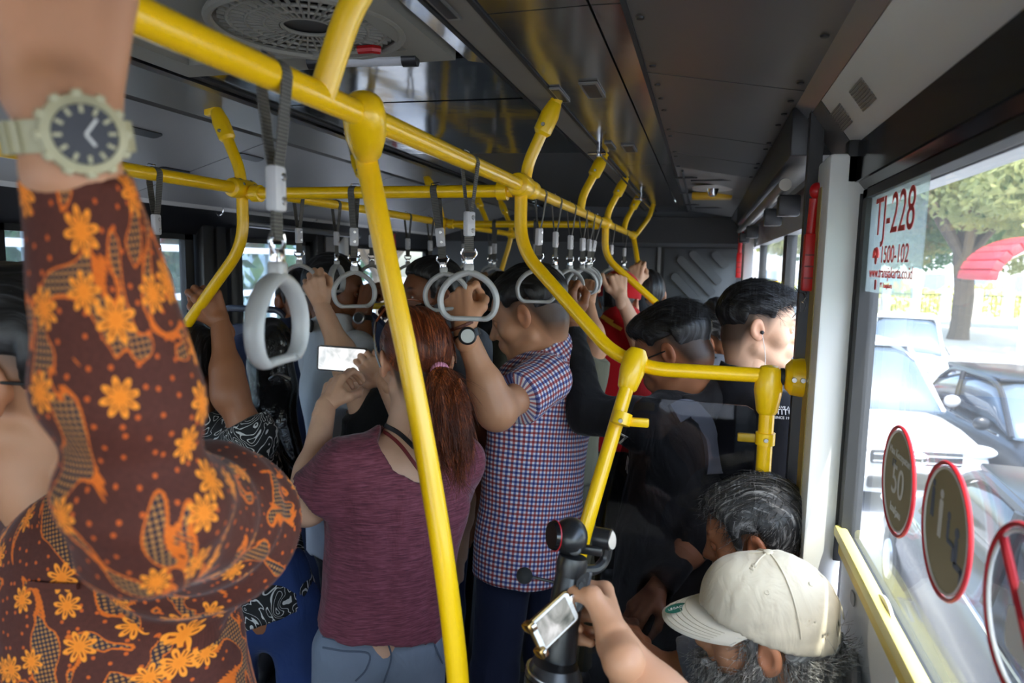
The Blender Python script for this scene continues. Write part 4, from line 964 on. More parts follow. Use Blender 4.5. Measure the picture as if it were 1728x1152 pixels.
def wrinkle(amp, f=38, seed=0, vert=.45):
    r = np.random.default_rng(seed); K = [(r.normal(size=3)*np.array([1, 1, vert])*f*q, r.uniform(0, 6.3), 1/q) for q in (.5, .8, 1.2, 1.9, .6, 1.0)]
    def fn(X, Y, Z):
        o = 0
        for k, ph, a in K: o = o+a*np.sin(k[0]*X+k[1]*Y+k[2]*Z+ph+1.2*np.sin(.5*(k[1]*X-k[0]*Y+k[2]*Z*.7)))
        return (amp/3.2*o).astype(np.float32)
    return fn

# ---- head (local: x right, y forward, z up, origin between the ears)
def head_surface(neck, res=.0036, chin=1.0, nose=1.0, stubble=0.0, scalp=.09, beard=False, jaw=1.0, lip=(1.0, .62, .58), brow=True):
    nk = np.asarray(neck, float)
    pr = [el((0, -.015, .035), (.074, .096, .086)), el((0, .028, .018), (.064, .070, .082)), el((0, .032, -.055), (.053*jaw, .055, .056)),
          rc((-.044*jaw, .0, -.055), (-.014, .072, -.092), .020, .016), rc((.044*jaw, .0, -.055), (.014, .072, -.092), .020, .016),
          el((0, .079*chin, -.093), (.022, .017, .017)), el((-.042, .056, -.018), (.025, .026, .028)), el((.042, .056, -.018), (.025, .026, .028)),
          rc((-.034, .082, .029), (.034, .082, .029), .0105), rc((0, .088, .022), (0, .092+.020*nose, -.021), .0065, .0105), el((-.0125, .098, -.025), .0082), el((.0125, .098, -.025), .0082),
          el((0, .083, -.058), (.030, .017, .022)),
          rc((-.017, .0915, -.0525), (0, .0985, -.051), .0048, .0055), rc((.017, .0915, -.0525), (0, .0985, -.051), .0048, .0055), rc((-.015, .0915, -.0625), (.015, .0915, -.0625), .006),
          rc((0, -.026, -.03), nk, .052, .056), el((0, -.050, -.020), (.058, .050, .060)), rc((0, -.055, -.03), nk+(A3(0, -.03, -.03)-nk)*.35+A3(0, -.012, 0), .044, .046)]
    subs = [(el((-.033, .103, .007), (.019, .017, .0125)), .014), (el((.033, .103, .007), (.019, .017, .0125)), .014)]
    V, Q = volume(pr, res, .016, subs, clip=(A3(-.2, -.25, -.30), A3(.2, .25, .25)))
    V2 = []
    ears = []
    for s in (-1, 1):
        Re = np.array([[math.cos(.35*s), -math.sin(.35*s), 0], [math.sin(.35*s), math.cos(.35*s), 0], [0, 0, 1]])
        ears.append(volume([el((s*.080, -.010, .004), (.0085, .020, .030), Re), el((s*.077, -.004, -.018), (.008, .011, .012), Re), rc((s*.066, -.004, 0), (s*.078, -.008, 0), .016)], .0028, .006, [(el((s*.091, -.004, .004), (.011, .0125, .018), Re), .006)]))
    lids = []
    for s in (-1, 1):
        lids.append(volume([el((s*.032, .0785, .007), .0142)], .002, .002, [(el((s*.032, .095, .0055), (.0125, .014, .0036)), .003)]))
    col = np.ones((len(V), 3))
    def tint(mask, c): col[:] = col*(1-mask[:, None])+col*np.array(c)*mask[:, None]
    x, y, z = V.T
    gl = lambda q: np.clip(q, 0, 1)
    tint(gl(1.6-np.sqrt((x/.021)**2+((y-.098)/.014)**2+((z+.057)/.0095)**2)*1.3)*(y > .08), lip)
    if brow:
        for s in (-1, 1): tint(gl(2.2-2*np.sqrt(((x-s*.031)/.0165)**2+((z-.030-.006*(1-((x-s*.034)/.02)**2))/.0048)**2))*(y > .055), (.18, .15, .14))
    if stubble: tint(gl((-.03-z)/.02)*gl((y-.0)/.02)*stubble*(z > -.12), (.42, .40, .40))
    cr = gl((z-np.interp(y, [-.12, -.05, -.015, .02, .045, .085, .12], [-.105, -.09, .0, -.02, .035, .075, .085]))/.06)*.97; tint(cr, (scalp, scalp, scalp))
    parts = [(V, Q, col)]+[(e[0], e[1], np.ones((len(e[0]), 3))*np.array([1, .86, .82])) for e in ears]+[(l[0], l[1], np.ones((len(l[0]), 3))*np.array([.92, .82, .8])) for l in lids]
    return join(parts)
HL = {'short': ([-.13, -.07, -.045, -.02, .016, .020, .036, .042, .085, .13], [-.062, -.055, -.03, .030, .030, -.012, -.010, .050, .074, .085]),
      'fade': ([-.13, -.07, -.045, -.035, .016, .024, .036, .042, .085, .13], [-.075, -.065, -.02, .034, .034, .026, .028, .052, .074, .085]),
      'low': ([-.13, -.07, -.045, -.02, .016, .020, .036, .042, .085, .13], [-.10, -.09, -.05, .026, .026, -.02, -.018, .050, .072, .085]),
      'sleek': ([-.13, -.07, -.045, -.02, .016, .020, .040, .044, .085, .13], [-.075, -.072, -.03, .022, .022, -.012, -.005, .052, .075, .085]),
      'full': ([-.13, -.06, -.03, .02, .05, .08, .13], [-.13, -.13, -.06, -.03, .02, .060, .07])}
def hair_surface(style='short', vol=1.0, res=.0042, extra=(), seed=1, rough=.0022, taper=.05, top=None):
    hx, hy = HL[style]
    th = .011*vol
    pr = [el((0, -.016, .036), (.074+th*.8, .097+th, .087+th*1.25)), el((0, .026, .050), (.062+th*.7, .062+th, .052+th*1.2))]+list(extra)
    r = np.random.default_rng(seed); fr = r.uniform(0, 6, 6)
    def cut(X, Y, Z): return (np.interp(Y, hx, hy).astype(np.float32)-Z)*.8+.0012*np.sin(260*X+3*np.sin(90*Y))
    def dsp(X, Y, Z):
        tp = 1-np.clip((Z-np.interp(Y, hx, hy))/taper, 0, 1)
        if style == 'fade': tp = np.maximum(tp, 1-np.clip((Z-.008)/.055, 0, 1))
        return (th*.95*tp*tp+rough*(1-.6*tp)*(np.sin(190*X+2.6*np.sin(38*Y+fr[0])+fr[1])+.7*np.sin(330*X+31*Z+2*np.sin(60*Y+fr[2]))+.6*np.sin(75*Y+60*Z+fr[3]+80*X))*.55).astype(np.float32)
    return volume(pr, res, .02, (), [cut]+([lambda X, Y, Z: Z-top+0*X+0*Y] if top is not None else []), dsp)
def strands(V, Q, n, length, comb, m, name, parent, off, rad=.0006, seg=5, lift=.003, jit=.3, sel=None, droop=0.0, seed=5, kinds=None):
    """thin real hairs rooted on a surface; comb(p, nrm) -> direction"""
    r = np.random.default_rng(seed); P = V[Q]; nv = np.cross(P[:, 2]-P[:, 0], P[:, 3]-P[:, 1]); nl = np.linalg.norm(nv, axis=1); ok = nl > 1e-12
    c = P.mean(1); nv = nv/np.maximum(nl, 1e-12)[:, None]
    if sel is not None: ok &= sel(c)
    I = np.flatnonzero(ok)
    if not len(I): return None
    I = r.choice(I, n); c0 = c[I]; nn = nv[I]; d = comb(c0, nn)+r.normal(0, jit, (n, 3)); d -= nn*(d*nn).sum(1)[:, None]*.8; d /= np.linalg.norm(d, axis=1)[:, None]
    L = length*r.uniform(.5, 1.2, n); pts = np.zeros((n, seg, 3))
    for i in range(seg):
        t = i/(seg-1); pts[:, i] = c0+d*(L*t)[:, None]+nn*(lift*math.sin(t*2.6)+.0003)*1+np.array([0, 0, -1])*(droop*L*t*t)[:, None]
    bent = r.normal(0, .05, (n, 3))*L[:, None]
    for i in range(seg): t = i/(seg-1); pts[:, i] += bent*t*t
    a = np.cross(d, nn); a /= np.maximum(np.linalg.norm(a, axis=1), 1e-9)[:, None]; b = np.cross(d, a)
    VV = np.zeros((n, seg, 3, 3))
    for i in range(seg):
        rd = rad*(1-.75*i/(seg-1))
        for k in range(3): an = 2*PI*k/3; VV[:, i, k] = pts[:, i]+rd*(math.cos(an)*a+math.sin(an)*b)
    base = np.arange(n)*seg*3; F_ = []
    for i in range(seg-1):
        for k in range(3): F_.append(np.stack([base+i*3+k, base+i*3+(k+1) % 3, base+(i+1)*3+(k+1) % 3, base+(i+1)*3+k], 1))
    o = link(name, fastmesh(name, VV.reshape(-1, 3)-off, np.concatenate(F_)), m, parent); o['kind'] = 'stuff'
    return o

# ---- hand (local: z to the fingers, y to the back of the hand, thumb at +x; mirrored for the other hand)
POSES = {'grip': ((62, 85, 55), [(.018, -.010, .018), (.044, -.024, .046), (.038, -.050, .072), (.014, -.060, .086)]),
         'hook': ((48, 88, 50), [(.018, -.010, .018), (.043, -.020, .048), (.046, -.040, .080), (.036, -.050, .100)]),
         'thumbup': ((70, 92, 60), [(.018, -.008, .018), (.044, -.014, .044), (.056, -.018, .078), (.058, -.016, .108)]),
         'relax': ((22, 30, 18), [(.018, -.010, .018), (.044, -.022, .046), (.050, -.034, .078), (.046, -.042, .104)]),
         'pinch': ((30, 55, 35), [(.018, -.012, .018), (.038, -.036, .046), (.034, -.060, .076), (.022, -.070, .100)]),
         'open': ((14, 24, 14), [(.018, -.010, .018), (.048, -.020, .040), (.066, -.030, .064), (.080, -.034, .084)]),
         'wrap': ((66, 62, 48), [(.018, -.012, .018), (.046, -.030, .044), (.052, -.058, .062), (.042, -.076, .078)])}
def hand_surface(M4, pose='grip', right=True, s=1.0, res=.003, wr=.026, arm=None):
    cur, th = POSES[pose]; pr = []
    fin = [(.030, .088, (.043, .026, .020), .0090, -4), (.0095, .093, (.047, .029, .021), .0092, -1), (-.0105, .087, (.043, .027, .020), .0088, 3), (-.029, .078, (.034, .021, .018), .0078, 7)]
    for i, (x, z, ls, r, sp) in enumerate(fin):
        pr.append(rc((x*.55, 0, .012), (x, .002, z), .0125, .0112))
        p = A3(x, .001, z); a = 0
        for j, L in enumerate(ls):
            a += math.radians(cur[j]*(1+.06*(i-1))); d = A3(math.sin(math.radians(sp))*-1*math.cos(a)*.6, -math.sin(a), math.cos(a)); q = p+d*L
            pr.append(rc(p, q, r*(1-.07*j), r*(.95-.09*j))); p = q
    rt = (.0145, .0125, .0108, .0088)
    for j in range(3): pr.append(rc(th[j], th[j+1], rt[j], rt[j+1]))
    pr += [rc((0, 0, -.03), (0, 0, .012), wr, wr*.95), rc((-.006, -.004, .01), (.0, -.004, .06), .019, .017), rc((.014, -.008, .012), (.030, -.012, .048), .0165, .013)]
    V, Q = volume(pr, res/s, .0075)
    if not right: V = V*np.array([-1, 1, 1]); Q = Q[:, ::-1]
    V = V*s; R = np.array(M4)[:3, :3]; t = np.array(M4)[:3, 3]
    return V@R.T+t, Q
def hand_matrix(z, palm, origin):     # z: to fingers, palm: direction the palm faces (-y)
    z = nrm(z); y = -np.asarray(palm, float); y = nrm(y-z*(y@z)); x = np.cross(y, z)
    M4 = np.eye(4); M4[:3, 0], M4[:3, 1], M4[:3, 2], M4[:3, 3] = x, y, z, origin; return M4
def look_matrix(origin, look, roll=0, s=1.0):
    f = nrm(look); r = nrm(np.cross(f, (0, 0, 1))); u = np.cross(r, f)
    c, q = math.cos(roll), math.sin(roll); r, u = r*c+u*q, u*c-r*q
    M4 = np.eye(4); M4[:3, 0], M4[:3, 1], M4[:3, 2], M4[:3, 3] = r*s, f*s, u*s, origin; return M4
def tf(M4, V): return V@M4[:3, :3].T+M4[:3, 3]
def ik(sh, wr, l1, l2, hint):
    d = wr-sh; L = np.linalg.norm(d); u = d/L; L = min(L, (l1+l2)*.995)
    a = (l1*l1-l2*l2+L*L)/(2*L); h = math.sqrt(max(0, l1*l1-a*a)); p = np.asarray(hint, float)-sh; p = nrm(p-u*(p@u))
    return sh+u*a+p*h

EYEW = mat('eye_white', S(222, 214, 206), .2); EYED = mat('eye_dark', (.012, .008, .006), .1); SHOE = mat('dark_shoe', (.02, .02, .022), .5)
EYEPROTO = {}
def person(label, pos, h, face, look=None, head=None, hs=1.05, skinm=None, hair='short', hairm=None, hvol=1.0, hextra=(), shirt=None, sleeve='short', trousers=None, arms=None, res=.009, hres=.0045,
           lean=(0, 0), seated=False, girth=1.0, opts=None, wr_amp=.004, neckhole=None, collar=True, lower=True, roll=0, hem=.06, shw=1.0, hseed=1, eyes=True, uvs=False, sh_drop=0, base=0.0):
    """pos: (x, y) under the pelvis; head: world centre of the head (between ears) or None"""
    face = nrm((face[0], face[1], 0)); right = A3(face[1], -face[0], 0); up = A3(0, 0, 1); opts = opts or {}
    root = A3(pos[0], pos[1], base); x, y = pos
    ph = .53*h if not seated else .46+base*0
    pel = A3(x, y, base+ph); Ls = .30*h
    chest = pel+up*(Ls*.72)+A3(lean[0], lean[1], 0)*.72; neck = pel+up*Ls+A3(lean[0], lean[1], 0)+face*.0
    if head is None: head = neck+up*(.087*h+.03)+face*.02
    head = np.asarray(head, float); look = face if look is None else nrm(look)
    if opts.get('neck') is not None: neck = np.asarray(opts['neck'], float)
    if opts.get('pel') is not None: pel = np.asarray(opts['pel'], float)
    chest = pel+(neck-pel)*.70
    sw = .105*h*shw*1.02
    shc = neck-up*(.030*h+sh_drop)
    J = {}
    for s, nm in ((1, 'R'), (-1, 'L')):
        a = dict((arms or {}).get(nm, {}))
        sh = np.asarray(a['shoulder'], float) if 'shoulder' in a else shc+right*s*sw+up*a.get('raise', 0)
        if 'wrist' in a:
            wv = np.asarray(a['wrist'], float); e = np.asarray(a['elbow'], float) if 'elbow' in a else ik(sh, wv, .172*h, .155*h, a.get('hint', sh+A3(0, 0, -1)+face*.2))
        else: e = sh+A3(0, 0, -.17*h)+right*s*.05-face*.02; wv = e+A3(0, 0, -.14*h)+face*.06
        J[nm] = (sh, e, wv, a)
    sk = [ec(pel, pel+(chest-pel)*.5, .13*girth, .12*girth, right, .7), ec(pel+(chest-pel)*.5, chest, .12*girth, .145*girth, right, .66), ec(chest, neck, .13, .05, right, .6), rc(neck-up*.03, head+(neck-head)*.5, .050, .049)]
    uvb = [(pel-up*.1, neck, .16, -face)]
    for nm in 'RL':
        sh, e, wv, a = J[nm]; q_ = a.get('slim', 1.0); sk += [rc(sh, e, .047*q_, .039*q_), rc(e, wv, .041*q_, .0265), rc(e, e+(wv-e)*.32, .040*q_, .0425*q_), rc(sh, chest+(neck-chest)*.5, .046, .07)]
    hipw = .078
    legs = []
    for s in (1, -1):
        hp = pel+right*s*hipw-up*.04
        if seated: kn = hp+face*.42+right*s*.06; an = A3(kn[0], kn[1], base+.08)-face*.02
        else: kn = A3(hp[0], hp[1], base+.27*h)+face*.03+right*s*.02; an = A3(hp[0], hp[1], base+.075)+right*s*.03
        legs.append((hp, kn, an))
    if lower:
        for hp, kn, an in legs: sk += [rc(hp, kn, .075, .05), rc(kn, an, .05, .036)]
    V, Q = volume(sk, res, .03); parts = [(V, Q)]
    HM = look_matrix(head, look, roll, hs); inv = np.linalg.inv(HM); nl = tf(inv, (neck-up*.02)[None])[0]
    hv, hq, hc = head_surface(nl, hres/hs, **opts.get('face', {})); parts.append((tf(HM, hv), hq, hc))
    for nm in 'RL':
        sh, e, wv, a = J[nm]
        if a.get('nohand'): continue
        zdir = np.asarray(a['dir'], float) if 'dir' in a else wv-e; pm = a.get('palm', face if 'wrist' in a else right*(-1 if nm == 'R' else 1))
        HMx = hand_matrix(zdir, pm, wv); pv = hand_surface(HMx, a.get('pose', 'relax'), nm == 'R', a.get('size', 1.0), a.get('res', .0036)); parts.append(pv); a['M'] = HMx; J[nm] = (sh, e, wv, a)
    V, Q, Cc = join(parts)
    body = link('person', fastmesh('person', V-root, Q, Cc), skinm, None, tuple(root)); tag(body, label, 'person')
    if eyes:
        if not EYEPROTO:
            q = MB().ell((0, 0, 0), .0122, nu=14, nv=8); EYEPROTO['w'] = mesh('eye', q.v, q.f, 180); EYEPROTO['w'].materials.append(EYEW)
            q = MB().ell((0, .0082, 0), (.0056, .0050, .0056), nu=12, nv=8); EYEPROTO['d'] = mesh('iris', q.v, q.f, 180); EYEPROTO['d'].materials.append(EYED)
        for s in (-1, 1):
            o = link('eye', EYEPROTO['w'], None, body); m4 = HM.copy(); m4[:3, 3] = tf(HM, A3(s*.032, .0785, .007)[None])[0]-root; o.matrix_local = Matrix(m4.tolist()); i_ = link('iris', EYEPROTO['d'], None, o)
    info = dict(body=body, root=root, HM=HM, J=J, neck=neck, chest=chest, pel=pel, right=right, face=face, legs=legs, head=head)
    if hair:
        hv, hq = hair_surface(hair, hvol, max(.0042, hres), hextra, hseed, top=opts.get('htop')); info['hairmesh'] = (tf(HM, hv), hq)
        # hair keeps head axes so its grain follows the head
        ho = link('hair', fastmesh('hair', hv, hq), hairm, body); m4 = HM.copy(); m4[:3, 3] -= root; ho.matrix_local = Matrix(m4.tolist()); info['hair'] = ho
    if shirt:
        g = girth; tp = [ec(pel-up*hem, pel+(chest-pel)*.5, .158*g, .148*g, right, .72), ec(pel+(chest-pel)*.5, chest, .148*g, .168*g, right, .68), ec(chest, neck-up*.025, .160, .068, right, .64)]
        bones = list(uvb)
        if hem > 0: tp[0] = ecx(pel+(chest-pel)*.5, pel-up*hem, .148*g, .163*g, right, .74)
        for nm in 'RL':
            sh, e, wv, a = J[nm]
            tp.append(rc(sh, chest+(neck-chest)*.55, .060, .085)); sl = a.get('sleeve', sleeve)
            if sl == 'short': tp.append(rcx(sh, sh+(e-sh)*a.get('slen', .66), .064, a.get('srad', .066))); bones.append((sh, e, .06, up if abs(nrm(e-sh)[2]) < .8 else face))
            elif sl == 'long': tp += [rc(sh, e, .060, .054), rcx(e, e+(wv-e)*.94, .054, .039)]; bones += [(sh, e, .06, up if abs(nrm(e-sh)[2]) < .8 else face), (e, wv, .05, up if abs(nrm(wv-e)[2]) < .8 else face)]
        if collar:
            cd = nrm(head-neck); tp.append(rcx(neck-cd*.02, neck+cd*.046, .086, .080))
        subs = [(rc(neck+nrm(head-neck)*.014, head, .068, .068), .006)] if collar else []
        if neckhole: subs += neckhole(info)
        V, Q = volume(tp, max(.0075, res*.85), .032, subs, (), wrinkle(wr_amp, 34, int(abs(x*100))+3))
        me = fastmesh('shirt', V-root, Q); boneuv(me, V, Q, bones) if uvs else None
        info['shirt'] = link('shirt', me, shirt, body); info['shirtmesh'] = (V, Q)
    if trousers and lower:
        tp = [ec(pel-up*.02, pel+up*.06, .132*girth, .128*girth, right, .68)]
        for hp, kn, an in legs: tp += [rc(hp, kn, .083, .066), rcx(kn, an, .065, .056)]
        V, Q = volume(tp, max(.009, res), .03, (), (), wrinkle(.003, 40, 5)); info['trousers'] = link('trousers', fastmesh('trousers', V-root, Q), trousers, body)
        for hp, kn, an in legs:
            V, Q = volume([rc(A3(an[0], an[1], base+.05)-face*.04, A3(an[0], an[1], base+.04)+face*.15, .045, .036)], .01, .01, (), [lambda X, Y, Z: base-Z+.004+0*X+0*Y]); link('shoe', fastmesh('shoe', V-root, Q), SHOE, body)
    return info
def ring_grip(key, up_dir=None, palm=None, off=(0, 0, 0), frac=0.0):
    """centre of a grab ring's bottom bar, and the bar's direction"""
    m = np.array(RINGS[key]); return m[:3, 3]+m[:3, :3]@A3(frac, 0, -.099), m[:3, 0]
def grip_wrist(B, z, palm, pose='grip'):
    z = nrm(z); y = -np.asarray(palm, float); y = nrm(y-z*(y@z)); return np.asarray(B)-z*.098+y*.030
def bracelet(info, nm, name, t, r, w, m, parent=None, n=28):     # closed band around a forearm
    sh, e, wv, a = info['J'][nm]; u = nrm(wv-e); c = e+(wv-e)*t
    R_ = frame_from(u); pts = [c+R_@A3(r*math.cos(q), r*math.sin(q), 0) for q in np.linspace(0, 2*PI, n, endpoint=False)]
    return MB(info['root']).tube(pts, w/2, 8, True, flat=.38, normal=None).build(name, m, parent or info['body'], 60), c, u
def watch(info, nm, t, facing, rad, m_case, m_face, size=.022, strapm=None):
    sh, e, wv, a = info['J'][nm]; u = nrm(wv-e); c = e+(wv-e)*t; f = np.asarray(facing, float); f = nrm(f-u*(f@u)); s = np.cross(u, f)
    o = info['root']; w = MB(o); wd_ = size*.85; N = 30
    V = []; Fs = []
    for i in range(N):
        q = 2*PI*i/N; d = f*math.cos(q)+s*math.sin(q)
        for k, (rr_, hh) in enumerate(((rad, -wd_/2), (rad+.0035, -wd_/2), (rad+.0035, wd_/2), (rad, wd_/2))): V.append(c+d*rr_+u*hh)
    for i in range(N):
        j = (i+1) % N
        for k in range(4): Fs.append((i*4+k, i*4+(k+1) % 4, j*4+(k+1) % 4, j*4+k))
    st = w.add(V, Fs).build('wristwatch', strapm or m_case, info['body'], 40)
    p = c+f*(rad+.002)
    MB(o).lathe([(size, -.002), (size*1.06, .003), (size*1.02, .008), (size*.80, .0105), (size*.78, .0085)], p, f, 24).build('watch_case', m_case, st)
    MB(o).lathe([(size*.78, 0), (size*.78, .001)], p+f*.0085, f, 24).build('watch_dial', m_face, st)
    return st, p, f, u, s
#@@CAST
# ================================================================== FABRICS
from mathutils.bvhtree import BVHTree
def hitter(VQ):
    t = BVHTree.FromPolygons([tuple(v) for v in VQ[0]], [tuple(int(i) for i in q) for q in VQ[1]])
    def f(px, py, lift=.002):
        d = Vector(ray(px, py)).normalized(); loc, n, i, dist = t.ray_cast(Vector(EYE), d)
        if loc is None: return None, None
        n = np.array(n); n = n if n@np.array(d) < 0 else -n
        return np.array(loc)+n*lift, n
    return f
def ribbon(pts, nrms, w, th=.0025):            # flat band lying on a surface
    P = [np.asarray(p) for p in pts]; mb = MB(); V = []; n = len(P)
    for i in range(n):
        T = nrm(P[min(i+1, n-1)]-P[max(i-1, 0)]); N = nrm(nrms[i]); s = nrm(np.cross(T, N))*w/2
        V += [P[i]-s, P[i]+s, P[i]+s+N*th, P[i]-s+N*th]
    Fs = []
    for i in range(n-1):
        for k in range(4): Fs.append((i*4+k, i*4+(k+1) % 4, i*4+4+(k+1) % 4, i*4+4+k))
    Fs += [(3, 2, 1, 0), ((n-1)*4, (n-1)*4+1, (n-1)*4+2, (n-1)*4+3)]
    return mb.add(V, Fs)
def strap_on(info, pix, w, m, name, parent=None, th=.003, lift=.002, key='shirtmesh', n=5):
    h = hitter(info[key]); P = []; N = []
    dense = catmull([A3(px, py, 0) for px, py in pix], n)
    for q in dense:
        p, nn = h(q[0], q[1], lift)
        if p is not None and (not P or np.linalg.norm(p-P[-1]) < .12): P.append(p); N.append(nn)
    if len(P) < 3: return None
    r = ribbon(P, N, w, th); r.v = [tuple(np.array(v)-info['root']) for v in r.v]
    return r.build(name, m, parent or info['body'], 60)
def uvcell(n, uv, size, seed=0.0, jit=.5):
    sx = n.n('ShaderNodeSeparateXYZ'); n.l(uv, sx.inputs[0]); u = n.math('DIVIDE', sx.outputs[0], size); v = n.math('DIVIDE', sx.outputs[1], size)
    fu, fv = n.math('FLOOR', u), n.math('FLOOR', v); cb = n.n('ShaderNodeCombineXYZ'); n.l(fu, cb.inputs[0]); n.l(fv, cb.inputs[1]); cb.inputs[2].default_value = seed
    wn = n.n('ShaderNodeTexWhiteNoise', noise_dimensions='3D'); n.l(cb.outputs[0], wn.inputs[0]); ss = n.n('ShaderNodeSeparateXYZ'); n.l(wn.outputs[1], ss.inputs[0])
    dx = n.math('SUBTRACT', n.math('SUBTRACT', u, fu), n.math('MULTIPLY_ADD', ss.outputs[0], jit, .5-jit/2)); dy = n.math('SUBTRACT', n.math('SUBTRACT', v, fv), n.math('MULTIPLY_ADD', ss.outputs[1], jit, .5-jit/2))
    r = n.math('MULTIPLY', n.math('SQRT', n.math('ADD', n.math('MULTIPLY', dx, dx), n.math('MULTIPLY', dy, dy))), size); a = n.math('ARCTAN2', dy, dx)
    return r, a, wn.outputs[0]
def batik_mat():
    m = mat('batik_cotton', S(70, 32, 22), .75, spec=.25, sheen=.1); n = NT(m); uv = n.uv()
    lt = lambda a, b: n.math('LESS_THAN', a, b)
    sxy = n.n('ShaderNodeSeparateXYZ'); n.l(uv, sxy.inputs[0])
    sc = n.n('ShaderNodeVectorMath', operation='MULTIPLY'); n.l(uv, sc.inputs[0]); sc.inputs[1].default_value = (1.35, .8, 1)
    nz = n.noise(13, 1.4, sc.outputs[0], dist=1.4)
    inside = n.math('GREATER_THAN', nz, .548)
    # scalloped band edge
    sp, sa, _ = uvcell(n, uv, .0045, 9, 0); edge = lt(n.math('ABSOLUTE', n.math('SUBTRACT', nz, .551)), n.math('MULTIPLY_ADD', n.math('SINE', n.math('MULTIPLY', n.math('ADD', sxy.outputs[0], sxy.outputs[1]), 1300)), .004, .014))
    base = n.mix(n.noise(260, 2, uv), S(70, 33, 25), S(98, 50, 38))
    line = n.n('ShaderNodeTexWave', wave_type='BANDS', bands_direction='X'); line.inputs['Scale'].default_value = 190; n.l(uv, line.inputs[0]); base = n.mix(n.math('MULTIPLY', line.outputs[1], .35), base, S(48, 20, 16))
    d1, _, _ = uvcell(n, uv, .0165, 2, .7); c = n.mix(lt(d1, .0018), base, S(206, 92, 30))
    # lattice with rings
    d2, _, _ = uvcell(n, uv, .0044, 4, 0); latt = n.mix(lt(d2, .0014), n.mix(n.noise(24, 2, uv), S(34, 46, 60), S(64, 34, 24)), n.mix(n.noise(18, 1, uv), S(170, 128, 76), S(200, 118, 46)))
    c = n.mix(inside, c, latt); c = n.mix(edge, c, n.mix(n.noise(500, 1, uv), S(196, 78, 18), S(232, 122, 34)))
    # eight petal flowers
    for size, seed, R_ in ((.050, 11, .0140), (.068, 23, .0165)):
        r, a, rnd = uvcell(n, uv, size, seed, .5); pet = n.math('ABSOLUTE', n.math('COSINE', n.math('MULTIPLY_ADD', a, 4, n.math('MULTIPLY', rnd, 6))))
        rad = n.math('MULTIPLY', n.math('MULTIPLY_ADD', n.math('POWER', pet, .85), .68, .32), R_); on = n.math('MULTIPLY', lt(r, rad), n.math('GREATER_THAN', rnd, .46))
        c = n.mix(on, c, n.mix(n.math('DIVIDE', r, R_), S(236, 128, 30), S(250, 150, 46)))
        core = n.math('MULTIPLY', n.math('MULTIPLY', lt(r, n.math('MULTIPLY', rad, .70)), n.math('GREATER_THAN', r, R_*.34)), n.math('GREATER_THAN', pet, .95)); c = n.mix(n.math('MULTIPLY', core, n.math('GREATER_THAN', rnd, .46)), c, S(120, 46, 18))
    n.col(c); h = n.math('ADD', n.noise(16, 3), n.math('MULTIPLY', n.noise(700, 1), .03)); n.bump(h, .3, .012)
    return m
def check_mat():
    m = mat('check_cotton', (.6, .6, .65), .8, spec=.2, sheen=.1); n = NT(m); uv = n.uv(); sx = n.n('ShaderNodeSeparateXYZ'); n.l(uv, sx.inputs[0]); c = None; per = .0125
    def stripes(s):
        u = n.math('DIVIDE', s, per); fr = n.math('FRACT', u); on = n.math('LESS_THAN', fr, .52); odd = n.math('FRACT', n.math('MULTIPLY', n.math('FLOOR', u), .5)); return on, n.mix(n.math('GREATER_THAN', odd, .25), S(58, 74, 150), S(176, 52, 52))
    oa, ca = stripes(sx.outputs[0]); ob, cb = stripes(sx.outputs[1]); W_ = S(224, 222, 226)
    c = n.mix(1.0, n.mix(n.math('MULTIPLY', oa, .82), W_, ca), n.mix(n.math('MULTIPLY', ob, .82), (1, 1, 1), cb), 'MULTIPLY'); n.col(c)
    n.bump(n.noise(12, 3), .3, .015); return m
def contour_mat():
    m = mat('contour_print', (.01, .01, .011), .8); n = NT(m); nz = n.noise(9, 2.2, dist=1.2); fr = n.math('FRACT', n.math('MULTIPLY', nz, 15)); n.col(n.mix(n.math('LESS_THAN', fr, .17), S(12, 12, 13), S(196, 194, 190))); return m
def maroon_mat():
    m = mat('maroon_slub', S(112, 50, 62), .85, sheen=.2); n = NT(m); f = n.noise(1, 4, n.scale(n.obj(), 30, 30, 420), dist=.6); w = n.noise(10, 3, n.scale(n.obj(), 1.5, 1.5, 1), dist=1)
    n.col(n.ramp(f, [(.3, S(84, 36, 48)), (.5, S(116, 54, 66)), (.72, S(142, 76, 90))])); n.bump(n.math('ADD', w, n.math('MULTIPLY', f, .06)), .4, .02); return m
BATIK, CHECK, CONT, MAROON = batik_mat(), check_mat(), contour_mat(), maroon_mat()
BLK = cloth('black_cotton', S(22, 22, 24)); HOOD = cloth('black_hoodie_fleece', S(30, 29, 30), wr=.5); DKBLUE = cloth('navy_denim', S(34, 40, 62)); GJEAN = cloth('grey_denim', S(122, 130, 144), weave=1400)
WHT = cloth('white_shirt', S(206, 208, 214)); REDJ = cloth('red_jersey', S(176, 18, 24)); KHAKI = cloth('khaki_cotton', S(96, 92, 74)); GREYC = cloth('grey_cotton', S(96, 98, 104)); BLUEJ = cloth('blue_denim', S(44, 62, 108)); LEATHER = mat('black_leather', (.016, .016, .018), .35, bump=.4, bscale=18, bdist=.01)
SKA, SKB, SKC, SKD = skin('skin_tan', S(190, 138, 104)), skin('skin_brown', S(150, 98, 68)), skin('skin_fair', S(214, 168, 138)), skin('skin_deep', S(128, 80, 54))
HB, HG, HRED = hairmat('hair_black', (.012, .011, .011), (.05, .05, .055)), hairmat('hair_greying', (.035, .034, .034), (.30, .29, .28)), hairmat('hair_auburn', S(98, 44, 22), S(168, 88, 44))
HGREY = hairmat('hair_grey', S(138, 136, 132), S(216, 214, 208))

